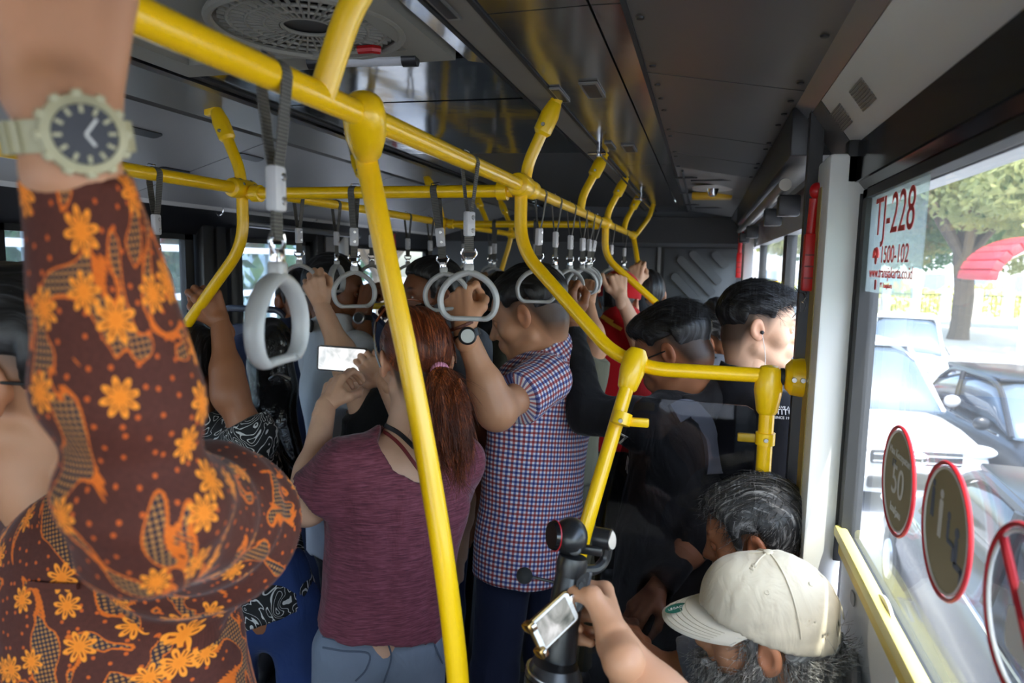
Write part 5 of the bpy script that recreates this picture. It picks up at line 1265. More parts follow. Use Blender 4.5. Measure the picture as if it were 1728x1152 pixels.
# ================================================================== P1 batik arm, left foreground
B1 = A3(RX, .377, RZ); wr1 = grip_wrist(B1, A3(-.04, .03, 1), B1-EYE); el1 = W(243, 868, .505); sh1 = W(366, 884, .74); nk1 = W(135, 885, .88); hd1 = W(66, 642, .88)
p1 = person('person in brown and orange batik shirt gripping the rail, left foreground', tuple(W(250, 1300, .86)[:2]), 1.72, (.35, .93), look=(.93, .36, -.10), head=hd1, hs=1.1, skinm=SKA, hair='short', hairm=HB, shirt=BATIK, sleeve='long', trousers=BLK,
            arms={'R': dict(shoulder=sh1, elbow=el1, wrist=wr1, pose='grip', slim=.68, palm=-(EYE-B1), dir=A3(-.04, .03, 1), res=.003, size=1.08), 'L': dict()}, opts=dict(neck=nk1, pel=W(335, 1420, .82)), res=.0075, hres=.004, uvs=True, wr_amp=.0, lower=True, girth=1.12)
# replace the sleeve of P1 by a fuller one with folds
bpy.data.objects.remove(p1['shirt'])
tp = [ec(p1['pel']-A3(0, 0, .12), p1['chest'], .175, .180, p1['right'], .72), ec(p1['chest'], p1['neck']-A3(0, 0, .02), .170, .075, p1['right'], .66), rc(sh1, p1['chest']+(p1['neck']-p1['chest'])*.5, .084, .11),
      rc(sh1, el1, .076, .052), rc(el1, el1+(wr1-el1)*.35, .047, .043), rcx(el1+(wr1-el1)*.35, el1+(wr1-el1)*.905, .043, .037)]
shL = p1['J']['L'][0]; elL = p1['J']['L'][1]; wrL = p1['J']['L'][2]; tp += [rc(shL, p1['chest']+(p1['neck']-p1['chest'])*.5, .07, .1), rc(shL, elL, .068, .06), rcx(elL, elL+(wrL-elL)*.9, .058, .048)]
_wa = wrinkle(.0045, 26, 4, .8)
def folds(X, Y, Z):      # gathered folds around the elbow and armpit
    a, b = sh1, el1; u = nrm(b-a); t = (X-a[0])*u[0]+(Y-a[1])*u[1]+(Z-a[2])*u[2]
    r2 = (X-el1[0])**2+(Y-el1[1])**2+(Z-el1[2])**2
    r3 = (X-sh1[0])**2+(Y-sh1[1])**2+(Z-sh1[2])**2
    return (_wa(X, Y, Z)+.006*np.sin(70*t+4*np.sin(9*Z))*np.exp(-r3/.022)+.005*np.sin(85*Z+20*X)*np.exp(-r2/.012)).astype(np.float32)
V, Q = volume(tp, .0058, .03, [(rc(p1['neck'], p1['head'], .06, .062), .006)], (), folds)
me = fastmesh('shirt', V-p1['root'], Q); boneuv(me, V, Q, [(p1['pel']-A3(0, 0, .3), p1['neck'], .17, -p1['face']), (sh1+(sh1-el1)*.3, sh1+(el1-sh1)*.45, .075, A3(0, 0, 1)), (el1-nrm(wr1-el1)*.10, wr1, .058, A3(0, -1, 0)), (shL, elL, .06, p1['face'])])
p1['shirt'] = link('shirt', me, BATIK, p1['body']); p1['shirtmesh'] = (V, Q)
# sleeve button and pocket edge
hit1 = hitter((V, Q)); bp, bn = hit1(34, 361, .003)
if bp is not None: MB(p1['root']).lathe([(.0075, 0), (.0085, .002), (.006, .004), (.002, .003)], bp, bn, 18).build('cuff_button', mat('wood_button', S(206, 152, 74), .4), p1['shirt'])
strap_on(p1, [(52, 985), (100, 988), (160, 985), (215, 962)], .006, BATIK, 'pocket_edge', p1['shirt'])
SAND = mat('sand_resin', S(178, 172, 138), .5); DIALM = mat('watch_dial_navy', S(38, 40, 48), .4)
st, wp, wf, wu, ws = watch(p1, 'R', .965, W(165, 205, .40)-W(112, 235, .475), .0325, SAND, DIALM, .0225, SAND)
for k in range(12):
    a = 2*PI*k/12; d = wu*math.cos(a)+ws*math.sin(a); MB(p1['root']).box(wp+wf*.0098+d*.0145, (.002, .0045, .001), np.stack([np.cross(d, wf), d, wf], 1)).build('hour_mark', SAND, st)
    MB(p1['root']).rbox(wp+wf*.004+d*.0232, (.005, .005, .009), .001, np.stack([np.cross(d, wf), d, wf], 1)).build('bezel_lug', SAND, st)
for L_, a in ((.011, .7), (.008, 2.6)): d = wu*math.cos(a)+ws*math.sin(a); MB(p1['root']).box(wp+wf*.0102+d*L_*.5, (.0016, L_, .0008), np.stack([np.cross(d, wf), d, wf], 1)).build('watch_hand', WHITEP, st)
for k in range(4):
    q = 1.0+.28*k; d = wf*math.cos(q)-ws*math.sin(q)*(1 if (ws@(W(20, 235, .47)-wp)) < 0 else -1); MB(p1['root']).box(p1['J']['R'][1]+(wr1-el1)*.965+d*.0365, (.004, .019, .003), np.stack([np.cross(wu, d), wu, d], 1)).build('strap_rib', SAND, st)
# glasses temple
t0 = tf(p1['HM'], A3(.079, .0, .012)[None])[0]; t1 = tf(p1['HM'], A3(.074, .095, .014)[None])[0]
MB(p1['root']).tube([t0-nrm(t1-t0)*.01-A3(0, 0, .012), t0, t1, t1+nrm(p1['HM'][:3, 0])*-.04], .0022, 8).build('glasses_temple', BLACK, p1['body'])

# ================================================================== P2 woman in maroon T-shirt
def wide_neck(i): return [(el(i['neck']-i['face']*.055+A3(0, 0, .015)+i['right']*.0, (.085, .075, .105)), .012), (rc(i['neck'], i['head'], .075), .01)]
nk2 = W(688, 742, 1.66); hd2 = W(700, 612, 1.65)
p2 = person('woman in maroon T-shirt with auburn ponytail photographing with a phone', tuple(W(645, 1060, 1.68)[:2]), 1.56, (-.55, .83), look=(-.66, .74, -.10), head=hd2, hs=1.03, skinm=SKC, hair='sleek', hairm=HRED, hvol=.75, shirt=MAROON, sleeve='short', trousers=GJEAN, collar=False, neckhole=wide_neck, hem=.004,
            arms={'L': dict(shoulder=W(583, 790, 1.58), elbow=W(517, 852, 1.60), wrist=W(549, 686, 1.74), pose='pinch', dir=W(582, 606, 1.84)-W(549, 686, 1.74), palm=(.25, .95, .1), size=.95, slen=.72),
                  'R': dict(shoulder=W(775, 778, 1.72), elbow=W(745, 850, 1.85), wrist=W(650, 642, 1.86), pose='open', dir=W(612, 596, 1.92)-W(650, 642, 1.86), palm=(-.35, .9, -.25), size=.9)},
            opts=dict(neck=nk2, pel=W(643, 1055, 1.66)), res=.007, hres=.0036, wr_amp=.005, girth=.98)
# ponytail
tieL = hitter(p2['hairmesh'])(740, 618, .004); tie = tieL[0] if tieL[0] is not None else W(742, 620, 1.58)
tie = W(742, 626, 1.555)
tailpts = catmull([tie, W(748, 655, 1.53), W(754, 700, 1.52), W(762, 740, 1.53), W(771, 772, 1.54)], 6)
tv, tq = volume([rc(tailpts[i], tailpts[i+1], [.014, .030, .034, .026, .010][min(4, i*5//len(tailpts))], [.014, .030, .034, .026, .010][min(4, (i+1)*5//len(tailpts))]) for i in range(len(tailpts)-1)], .005, .02, (), (), lambda X, Y, Z: (.0035*np.sin(220*X+30*Z)+.003*np.sin(150*Y+160*X+22*Z)).astype(np.float32))
pt = link('ponytail', fastmesh('ponytail', tv-p2['root'], tq), hairmat('hair_auburn_tail', S(112, 54, 26), S(190, 104, 52), axis='z', sx=320, sz=16), p2['body'])
strands(tv, tq, 1500, .085, lambda c, n: np.tile(nrm(tailpts[-1]-tailpts[0]), (len(c), 1)), HRED, 'tail_strands', p2['body'], p2['root'], .0007, 5, .006, .12)
hm = p2['hairmesh']; strands(hm[0], hm[1], 1300, .06, lambda c, n: tie-c, HRED, 'hair_strands', p2['body'], p2['root'], .0005, 5, .001, .02, seed=8)
tax = nrm(tailpts[2]-tailpts[0]+A3(0, -.01, 0)); tr = frame_from(tax)
sq = MB(p2['root'])
for k in range(22): a = 2*PI*k/22; sq.ell(tie+tr@A3(.0185*math.cos(a), .0185*math.sin(a), 0), (.0045, .0045, .0105), np.stack([tr@A3(math.cos(a), math.sin(a), 0), tr@A3(-math.sin(a), math.cos(a), 0), tax], 1), 8, 6)
sq.build('hair_tie', mat('pink_scrunchie', S(224, 150, 176), .8), p2['body'])
# sunglasses pushed up on the head
GL = mat('sunglass_lens', (.03, .012, .008), .05, spec=.8)
def hp(px, py, lift=.006): p, n = hitter(p2['hairmesh'])(px, py, lift); return p
S_ = p2['HM']; L3 = lambda x, y, z: tf(S_, A3(x, y, z)[None])[0]
sg = MB(p2['root']).tube(catmull([L3(-.084, .022, .098), L3(-.052, .030, .134), L3(0, .026, .150), L3(.052, .030, .134), L3(.084, .022, .098)], 5), .003, 8).build('sunglasses', mat('tortoise', S(120, 62, 36), .2), p2['body'])
for s in (-1, 1):
    MB(p2['root']).tube(fillet([L3(s*.084, .022, .098), L3(s*.094, .005, .066), L3(s*.095, -.015, .022), L3(s*.090, -.03, -.005)], .03), .0028, 8).build('temple', CHROME, sg)
    MB(p2['root']).ell(L3(s*.040, .050, .124), (.032, .004, .024), S_[:3, :3]@np.array([[1, 0, 0], [0, .75, -.66], [0, .66, .75]])/1.03).build('lens', GL, sg)
# bra strap and lanyard on the bare shoulder
both = join([(p2['shirtmesh'][0], p2['shirtmesh'][1]), (np.array([v.co[:] for v in p2['body'].data.vertices])+p2['root'], np.array([list(p.vertices) for p in p2['body'].data.polygons]))])
p2['all'] = (both[0], both[1])
strap_on(p2, [(652, 718), (672, 728), (690, 744), (705, 762), (718, 782)], .011, BLACK, 'black_strap', key='all', n=4)
strap_on(p2, [(645, 726), (662, 738), (680, 757), (697, 780), (716, 806)], .008, mat('dark_red_strap', S(112, 30, 32), .6), 'red_lanyard', key='all', n=4)
# jeans: waistband, pockets, seams
tj = (np.array([v.co[:] for v in p2['trousers'].data.vertices])+p2['root'], np.array([list(p.vertices) for p in p2['trousers'].data.polygons])); p2['tj'] = tj
SEAM = mat('denim_seam', S(84, 92, 106), .9)
for nm, px in (('waistband', [(545, 1074), (600, 1086), (660, 1080), (735, 1056)]), ('pocket', [(545, 1092), (580, 1098), (622, 1102), (618, 1128), (600, 1148)]), ('yoke_seam', [(655, 1085), (660, 1110), (648, 1150)]), ('pocket', [(728, 1066), (734, 1090), (746, 1118)])): strap_on(p2, px, .004, SEAM, nm, p2['trousers'], .0015, .001, 'tj')
# phone
ph = W(577, 606, 1.93); R_ = np.stack([nrm(W(612, 608, 1.93)-W(542, 603, 1.93)), A3(0, 0, 1), A3(0, 0, 0)], 1); R_[:, 2] = nrm(np.cross(R_[:, 0], R_[:, 1])); R_[:, 1] = np.cross(R_[:, 2], R_[:, 0])
phn = empty('smartphone', ph, 'bright-screened phone held up sideways by the maroon T-shirt woman', 'phone')
MB().prism(rrect(.142, .072, .009), R_@A3(0, 0, -.008), R_[:, 0], R_[:, 1], .008).build('case', mat('phone_black', (.01, .01, .01), .25), phn)
def screen_mat(name, strength, pale=False):
    m = bpy.data.materials.new(name); m.use_nodes = True; n = NT(m); f = n.noise(26, 4, dist=.6); c = n.ramp(f, [(.35, S(90, 96, 92) if not pale else S(200, 205, 205)), (.5, S(170, 172, 168) if not pale else S(250, 250, 250)), (.62, S(240, 240, 240))])
    n.b.inputs['Base Color'].default_value = (.02, .02, .02, 1); n.l(c, n.b.inputs['Emission Color']); n.b.inputs['Emission Strength'].default_value = strength; n.b.inputs['Roughness'].default_value = .08; return m
MB().prism(rrect(.132, .064, .004), R_@A3(0, 0, .0004), R_[:, 0], R_[:, 1], .0004).build('screen', screen_mat('phone_screen_bright', .33, True), phn)

# ================================================================== P3 man in checked shirt
B3, bx3 = ring_grip('T'); w3 = W(783, 556, 1.66)
p3 = person('man in red and blue checked short-sleeve shirt looking down', tuple(W(893, 905, 2.0)[:2]), 1.66, (-.80, .60), look=(-.92, .02, -.36), head=W(893, 533, 1.98), hs=1.08, skinm=SKA, hair='fade', hairm=HB, hvol=1.25, shirt=CHECK, sleeve='short', trousers=DKBLUE, uvs=True, hem=.13,
            arms={'L': dict(shoulder=W(922, 640, 1.86), elbow=W(838, 694, 1.68), wrist=w3, pose='grip', palm=(.2, .95, .1), dir=W(768, 470, 1.70)-w3, slen=.66, srad=.078, size=1.05), 'R': dict(shoulder=W(915, 620, 2.16))}, opts=dict(neck=W(925, 600, 2.02), pel=W(893, 890, 2.0), face=dict(nose=1.25)), res=.0075, hres=.0036, wr_amp=.0055, girth=1.08)
watch(p3, 'L', .93, W(800, 545, 1.3)-W(783, 556, 1.66), .031, BLACK, mat('lcd_grey', S(176, 180, 176), .3), .021, BLACK)
bead, bc_, bu = bracelet(p3, 'L', 'bead_bracelet', 1.05, .0305, .008, mat('brown_beads', S(92, 44, 28), .4, bump=1, bscale=260, bdist=.003))
cd3 = nrm(p3['head']-p3['neck'])
cv3, cq3 = volume([rcx(p3['neck']-cd3*.02+A3(0, 0, .0), p3['neck']+cd3*.052, .094, .080)], .006, .004, [(rc(p3['neck']-cd3*.06, p3['head'], .074), .003)])
cm3 = fastmesh('collar', cv3-p3['root'], cq3); boneuv(cm3, cv3, cq3, [(p3['neck']-cd3*.1, p3['head'], .085, p3['face'])]); link('collar', cm3, CHECK, p3['body'])
strap_on(p3, [(893, 705), (905, 735), (925, 770), (950, 800), (962, 815)], .022, KHAKI, 'bag_strap', th=.003)

# ================================================================== P4 man in black hoodie
w4 = W(963, 548, 2.06)
p4 = person('man in black hoodie with glasses and backpack strap behind the partition', tuple(W(1120, 1000, 1.92)[:2]), 1.68, (-.86, .50), look=(-.86, .18, -.42), head=W(1136, 595, 1.93), hs=1.04, skinm=SKB, hair='fade', hairm=HB, hvol=1.35, hextra=[el((0, .045, .098), (.055, .055, .030))], shirt=HOOD, sleeve='long', trousers=BLK, hem=.1,
            arms={'L': dict(shoulder=W(1075, 715, 1.84), elbow=W(992, 700, 1.90), wrist=w4, pose='hook', palm=(.3, .9, .2), dir=W(950, 480, 2.08)-w4, size=1.05), 'R': dict(shoulder=W(1195, 730, 1.98), elbow=W(1185, 900, 1.80), wrist=W(1110, 990, 1.75), palm=(0, 0, -1), pose='relax')}, opts=dict(neck=W(1160, 672, 1.98), pel=W(1120, 1000, 1.92)), res=.0085, hres=.004, wr_amp=.006, girth=1.15)
hv, hq = volume([ec(p4['neck']-p4['right']*.04-p4['face']*.03-A3(0, 0, .03), p4['neck']-p4['face']*.07-A3(0, 0, .005), .10, .085, p4['right'], .75)], .008, .02, [(rc(p4['neck'], p4['head'], .07), .02)], (), wrinkle(.006, 40, 2))
link('hood', fastmesh('hood', hv-p4['root'], hq), HOOD, p4['body'])
hm = p4['hairmesh']; strands(hm[0], hm[1], 1500, .045, lambda c, n: np.tile(p4['right']*.5-p4['face']*.6+A3(0, 0, -.1), (len(c), 1)), HB, 'hair_strands', p4['body'], p4['root'], .0006, 5, .004, .1, sel=lambda c: tf(np.linalg.inv(p4['HM']), c)[:, 2] > .06)
t0 = tf(p4['HM'], A3(-.083, -.005, .012)[None])[0]; t1 = tf(p4['HM'], A3(-.076, .09, .012)[None])[0]; t2 = tf(p4['HM'], A3(.0, .106, .012)[None])[0]
MB(p4['root']).tube([t0, t1, t2], .0022, 8).build('glasses_frame', BLACK, p4['body'])
strap_on(p4, [(1135, 700), (1158, 692), (1180, 705), (1193, 735), (1200, 775), (1203, 800)], .055, mat('grey_strap', S(78, 80, 88), .8), 'backpack_strap', th=.012)
h4 = hitter(p4['shirtmesh'])
for s_, px, py, sz in (('9', 1037, 777, .045), ('R', 1062, 785, .06), ('7', 1052, 740, .06)):
    p, n_ = h4(px, py, .006)
    if p is not None: text(s_, sz, mat('grey_print', S(196, 190, 178), .8), p-n_*0-A3(0, 0, 0), nrm(np.cross(A3(.35, 0, 1), n_)), nrm(np.cross(n_, np.cross(A3(.35, 0, 1), n_))), p4['body'], 'print', thick=.001)
p, n_ = h4(1025, 785, .003)
if p is not None: MB(p4['root']).box(p, (.016, .004, .024)).build('orange_tab', mat('orange_print', S(226, 100, 30), .7), p4['body'])

# ================================================================== P5 man with earphones at the door
p5 = person('young man in black jacket with white earphone looking out of the door', tuple(W(1240, 1000, 1.92)[:2]), 1.68, (.85, .52), look=(.98, .0, -.05), head=W(1280, 554, 1.88), hs=.95, skinm=SKC, hair='fade', hairm=HB, hvol=1.3, hextra=[el((0, .058, .086), (.054, .048, .028))], shirt=cloth('black_polo', S(26, 27, 32)), sleeve='long', trousers=BLK, hem=.1,
            arms={'R': dict(shoulder=W(1320, 700, 1.75)), 'L': dict(shoulder=W(1215, 660, 2.05))}, opts=dict(neck=W(1262, 645, 1.90), pel=W(1238, 1010, 1.95)), res=.0085, hres=.0034, wr_amp=.004, girth=1.02)
hm = p5['hairmesh']; strands(hm[0], hm[1], 1300, .05, lambda c, n: np.tile(p5['look'] if 'look' in p5 else A3(.9, .1, -.35), (len(c), 1)), HB, 'hair_strands', p5['body'], p5['root'], .0006, 5, .004, .15, sel=lambda c: tf(np.linalg.inv(p5['HM']), c)[:, 2] > .05)
e0 = tf(p5['HM'], A3(.080, .004, -.004)[None])[0]
bud = MB(p5['root']).ell(e0, .006, nu=10, nv=6).build('earbud', BLACK, p5['body'])
MB(p5['root']).tube(catmull([e0, e0+A3(.01, -.02, -.06), W(1290, 640, 1.72), W(1297, 690, 1.70), W(1296, 760, 1.74)], 5), .0009, 5).build('earphone_cable', WHITEP, bud)
h5 = hitter(p5['shirtmesh']); TXW = mat('white_print', S(214, 214, 214), .8)
for s_, px, py, sz in (('I HAVE A', 1318, 688, .010), ('ATTITUDE', 1324, 696, .020), ('SINCE 1985', 1322, 705, .009)):
    p, n_ = h5(px, py, .003)
    if p is not None: text(s_, sz, TXW, p, nrm(np.cross(A3(0, 0, 1), n_)), nrm(np.cross(n_, np.cross(A3(0, 0, 1), n_))), p5['body'], 'print', thick=.0006)

# ================================================================== P8 seated man behind, P9 man in cap
p8 = person('seated man with dark greying hair behind the cap', (.085, float(W(1265, 1250, 1.50)[1])-.02), 1.62, (-.97, .22), look=(-.90, .15, -.30), head=W(1277, 908, 1.38), hs=.95, skinm=SKB, hair='low', hairm=HG, hvol=1.1, shirt=GREYC, sleeve='short', trousers=DKBLUE, seated=True,
            arms={'L': dict(elbow=W(1100, 1150, 1.30), wrist=W(1065, 1085, 1.45), palm=(0, 0, -1), pose='relax'), 'R': dict()}, opts=dict(neck=W(1290, 1000, 1.43)), res=.009, hres=.004, girth=1.05)
hm = p8['hairmesh']; strands(hm[0], hm[1], 1700, .034, lambda c, n: np.tile(A3(-.5, .1, -.6), (len(c), 1)), HG, 'hair_strands', p8['body'], p8['root'], .0006, 5, .005, .35, seed=3)
nk9 = W(1322, 1195, 1.16); hd9 = W(1294, 1072, 1.12)
p9 = person('seated bearded man in beige baseball cap filming with a gimbal', (.085, float(W(1300, 1100, 1.12)[1])), 1.66, (-.98, .18), look=(-.95, .14, -.12), head=hd9, hs=.96, skinm=SKA, hair='low', hairm=HGREY, hvol=.9, shirt=cloth('pale_grey_shirt', S(176, 178, 186)), sleeve='short', trousers=DKBLUE, seated=True,
            arms={'R': dict(shoulder=W(1290, 1290, 1.05), elbow=W(1140, 1245, .80), wrist=W(1043, 1092, .845), pose='grip', dir=W(1012, 1012, .96)-W(1043, 1092, .845), palm=-RT*.95+FW*.1, size=1.0, res=.003), 'L': dict(shoulder=W(1190, 1330, .98), elbow=W(1010, 1400, .90), wrist=W(938, 1262, .95), pose='wrap', dir=W(934, 1130, .955)-W(938, 1262, .95), palm=-FW, res=.003)}, opts=dict(neck=nk9, htop=.012), res=.008, hres=.0034, eyes=True)
HL9 = p9['HM']; L9 = lambda x, y, z: tf(HL9, A3(x, y, z)[None])[0]
bv, bq = volume([el((0, .048, -.085), (.058, .058, .050)), el((0, .075, -.115), (.040, .035, .045)), rc((-.060, .005, -.03), (-.035, .05, -.09), .018, .022), rc((.060, .005, -.03), (.035, .05, -.09), .018, .022), rc((-.022, .097, -.045), (.022, .097, -.045), .008), rc((-.069, .020, .022), (-.062, .010, -.04), .008, .014), rc((.069, .020, .022), (.062, .010, -.04), .008, .014)], .004, .02, [(el((0, .098, -.057), (.018, .012, .004)), .004)], (), lambda X, Y, Z: (.004*np.sin(170*X+90*Z+2*np.sin(80*Y))+.003*np.sin(210*Y+120*Z)).astype(np.float32))
bo = link('beard', fastmesh('beard', bv, bq), HGREY, p9['body']); m4 = HL9.copy(); m4[:3, 3] -= p9['root']; bo.matrix_local = Matrix(m4.tolist())
strands(tf(HL9, bv), bq, 2600, .045, lambda c, n: np.tile(A3(-.45, .1, -.8), (len(c), 1))+n*.5, HGREY, 'beard_strands', p9['body'], p9['root'], .0006, 5, .005, .45, seed=4)
hm = p9['hairmesh']; strands(hm[0], hm[1], 2600, .055, lambda c, n: np.tile(A3(.45, -.2, -.75), (len(c), 1))+n*.35, HGREY, 'hair_strands', p9['body'], p9['root'], .0006, 5, .007, .5, sel=lambda c: ((lambda q: (q[:, 2] < .0) & (q[:, 1] < -.015))(tf(np.linalg.inv(HL9), c))), seed=6)
# cap
CAPM = cloth('beige_twill', S(206, 196, 174), .06, 1600, wr=.25, wscale=16); CAPB = cloth('cream_brim', S(222, 216, 200), .05, 1600, wr=.08)
cz = lambda y: np.interp(y, [-.12, .0, .09], [-.005, .030, .056])
cv, cq = volume([el((0, -.012, .040), (.088, .108, .106)), el((0, .04, .055), (.075, .065, .076))], .0035, .03, [(el((0, -.012, .030), (.082, .102, .094)), .002)], [lambda X, Y, Z: (np.interp(Y, [-.12, .0, .09], [-.005, .030, .056]).astype(np.float32)-Z)+0*X], wrinkle(.0018, 60, 9, 1))
cap = link('cap', fastmesh('cap', cv, cq), CAPM, p9['body']); m4 = HL9.copy(); m4[:3, 3] -= p9['root']; cap.matrix_local = Matrix(m4.tolist())
# brim: curved plate
V = []; Fs = []; nu, nv = 25, 9
for th in (0, 1):
    for i in range(nu):
        a = math.radians(-78+156*i/(nu-1))
        for j in range(nv):
            t = j/(nv-1); x0, y0 = .088*math.sin(a), -.012+.110*math.cos(a); ext = .078*math.cos(a*.98)**.55 if math.cos(a*.98) > 0 else 0
            x, y = x0*(1+.02*t), y0+ext*t; V.append((x, y, .052-.30*abs(x)**1.6*2.0-.18*ext*t*t*1.2+(.0035 if th else 0)-.012*t))
o_ = nu*nv
for i in range(nu-1):
    for j in range(nv-1): a = i*nv+j; Fs += [(a, a+1, a+nv+1, a+nv), (o_+a+nv, o_+a+nv+1, o_+a+1, o_+a)]
    a = i*nv+nv-1; Fs.append((a, o_+a, o_+a+nv, a+nv))
brim = link('brim', mesh('brim', V, Fs, 60), CAPB, cap)
def brimz(x, ext, t): return .052-.30*abs(x)**1.6*2.0-.18*ext*t*t*1.2+.0035-.012*t
for t in (.45, .58, .70, .82, .93):
    pts = []
    for i in range(2, nu-2):
        a = math.radians(-78+156*i/(nu-1)); x0, y0 = .088*math.sin(a), -.012+.110*math.cos(a); ext = .078*math.cos(a*.98)**.55; pts.append((x0*(1+.02*t), y0+ext*t, brimz(x0*(1+.02*t), ext, t)+.0004))
    MB().tube(pts, .0006, 5).build('stitch_row', mat('tan_thread', S(196, 188, 166), .9), brim)
def crown(az, elv):        # point on the crown
    d = A3(math.sin(az)*math.cos(elv), math.cos(az)*math.cos(elv), math.sin(elv)); c = A3(0, -.012, .040); r = A3(.0885, .1085, .1065); return c+d/np.linalg.norm(d/r)*1.0, nrm(d/(r*r))
for k in range(6):
    az = k*PI/3; pts = [crown(az, e)[0]+crown(az, e)[1]*.0005 for e in np.linspace(.02, PI/2, 12)]; MB().tube(pts, .0013, 6).build('panel_seam', CAPM, cap)
    if True:
        p, n_ = crown(az+PI/6, .78); MB().lathe([(.0042, 0), (.0038, .0016), (.0018, .0014)], p, n_, 12).build('eyelet', CAPM, cap)
p, n_ = crown(0, PI/2); MB().lathe([(.0085, -.001), (.0075, .003), (.003, .0048)], p, n_, 16).build('button', CAPM, cap)
# tonal embroidered letters beside the front seam, sticker on the brim, red emblem
for k, ch in enumerate('ORIGINAL CLASSIC'):
    p, n_ = crown(-PI/3+.02, .18+.066*k)
    if ch != ' ': ux = nrm(crown(-PI/3+.02, .2+.066*k)[0]-crown(-PI/3+.02, .1+.066*k)[0]); MB().rbox(p+n_*.0008, (.0045, .0095, .0014), .0006, np.stack([ux, np.cross(n_, ux), n_], 1)).build('tonal_stitch', CAPM, cap)
p, n_ = crown(-.40, .62); ux = nrm(np.cross(n_, A3(0, 0, 1))); uy = np.cross(n_, ux)
em = MB().prism(circle(.026, 28, .021), p+n_*.0012, ux, uy, .0014).build('emblem', WHITEP, cap); MB().prism([(r_*math.cos(a), r_*.8*math.sin(a)) for a, r_ in ((q*PI/5, (.021 if q % 2 else .014)) for q in range(10))], p+n_*.0024, ux, uy, .0014).build('red_motif', mat('emblem_red', S(178, 30, 44), .7), em)
ext = .078; sp = A3(-.018, .098+ext*.62, brimz(.018, ext, .62)+.0008)
sk_ = MB().prism(circle(.021, 28, .0125), sp, nrm((-.35, .9, -.2)), nrm((-.9, -.35, -.12)), .0006).build('green_sticker', mat('sticker_green', S(22, 96, 84), .4), brim)
text('LEGACY', .0085, WHITEP, sp+A3(0, 0, .0009), nrm((.35, -.9, .2)), nrm((.9, .35, .12)), None, 'lettering').parent = sk_

# gimbal camera with phone
GB = mat('gimbal_black', (.014, .014, .015), .3); g0 = W(955, 1070, .90)
gim = empty('gimbal_camera', g0, 'black handheld gimbal camera held by the capped man', 'camera'); o = np.array(gim.location)
axg = nrm(W(968, 950, .92)-W(940, 1150, .90)); gp = lambda px, py, d: W(px, py, d)
MB(o).tube([gp(925, 1240, .90), gp(940, 1130, .90), gp(950, 1050, .91), gp(958, 1000, .915), gp(962, 972, .92), gp(964, 955, .92)], [.024, .0235, .0225, .0215, .020, .018], 24).build('grip', GB, gim)
MB(o).tube([gp(932, 1170, .885), gp(934, 1140, .885)], [.0375, .0375], 28).tube([gp(934, 1140, .885), gp(937, 1118, .885)], [.0375, .030], 28).build('battery_base', GB, gim)
MB(o).tube([gp(934, 1139, .885), gp(935, 1136, .885)], [.0378, .0378], 28).build('base_ring', STEEL, gim)
MB(o).tube([gp(962, 975, .92), gp(965, 950, .92), gp(967, 938, .92)], [.0195, .021, .019], 22).build('yaw_motor', GB, gim)
MB(o).tube(catmull([gp(980, 962, .93), gp(1005, 960, .95), gp(1020, 945, .96), gp(1026, 920, .96)], 5), .0075, 10).build('arm', GB, gim)
MB(o).tube([gp(1004, 906, .955), gp(1031, 911, .945)], .0145, 20).build('roll_motor', GB, gim)
MB(o).tube([gp(1031, 911, .945), gp(1033, 911, .944)], .0125, 20).build('motor_cap', STEEL, gim)
MB(o).rbox(gp(990, 927, .945), (.045, .012, .012), .003).build('tilt_arm', GB, gim)
MB(o).ell(gp(963, 905, .935), (.030, .026, .0235), frame_from(W(930, 905, .935)-W(990, 908, .935))).build('camera_ball', GB, gim)
MB(o).tube([gp(936, 903, .93), gp(930, 903, .928)], [.0205, .0185], 24).build('lens_barrel', BLACKG, gim)
MB(o).tube([gp(937, 903, .931), gp(935.5, 903, .9305)], .0212, 24).build('red_lens_ring', mat('lens_red', S(190, 26, 40), .3), gim)
MB(o).lathe([(.009, 0), (.0085, .006), (.007, .007)], gp(970, 927, .918), W(970, 927, .5)-W(970, 927, .9), 18).build('pitch_motor', GB, gim)
mv = frame_from(W(985, 1020, .6)-W(985, 1022, .9))
pn = MB(o).prism(rrect(.024, .052, .008), gp(983, 1000, .893), nrm(W(995, 1000, .89)-W(975, 1012, .90)), nrm(W(990, 985, .9)-W(982, 1022, .9)), .006).build('control_panel', mat('panel_grey', S(58, 60, 64), .4), gim)
for px, py, r_ in ((984, 990, .007), (984, 1012, .0035), (988, 978, .003)): MB(o).lathe([(r_, 0), (r_*.9, .003)], gp(px, py, .889), W(px, py, .5)-W(px, py, .9), 14).build('button', BLACK, pn)
MB(o).ell(gp(885, 971, .94), .0115).build('microphone_foam', mat('foam_black', (.006, .006, .006), .95), gim)
MB(o).tube([gp(893, 972, .94), gp(935, 982, .93)], .0022, 8).build('microphone_arm', BLACK, gim)
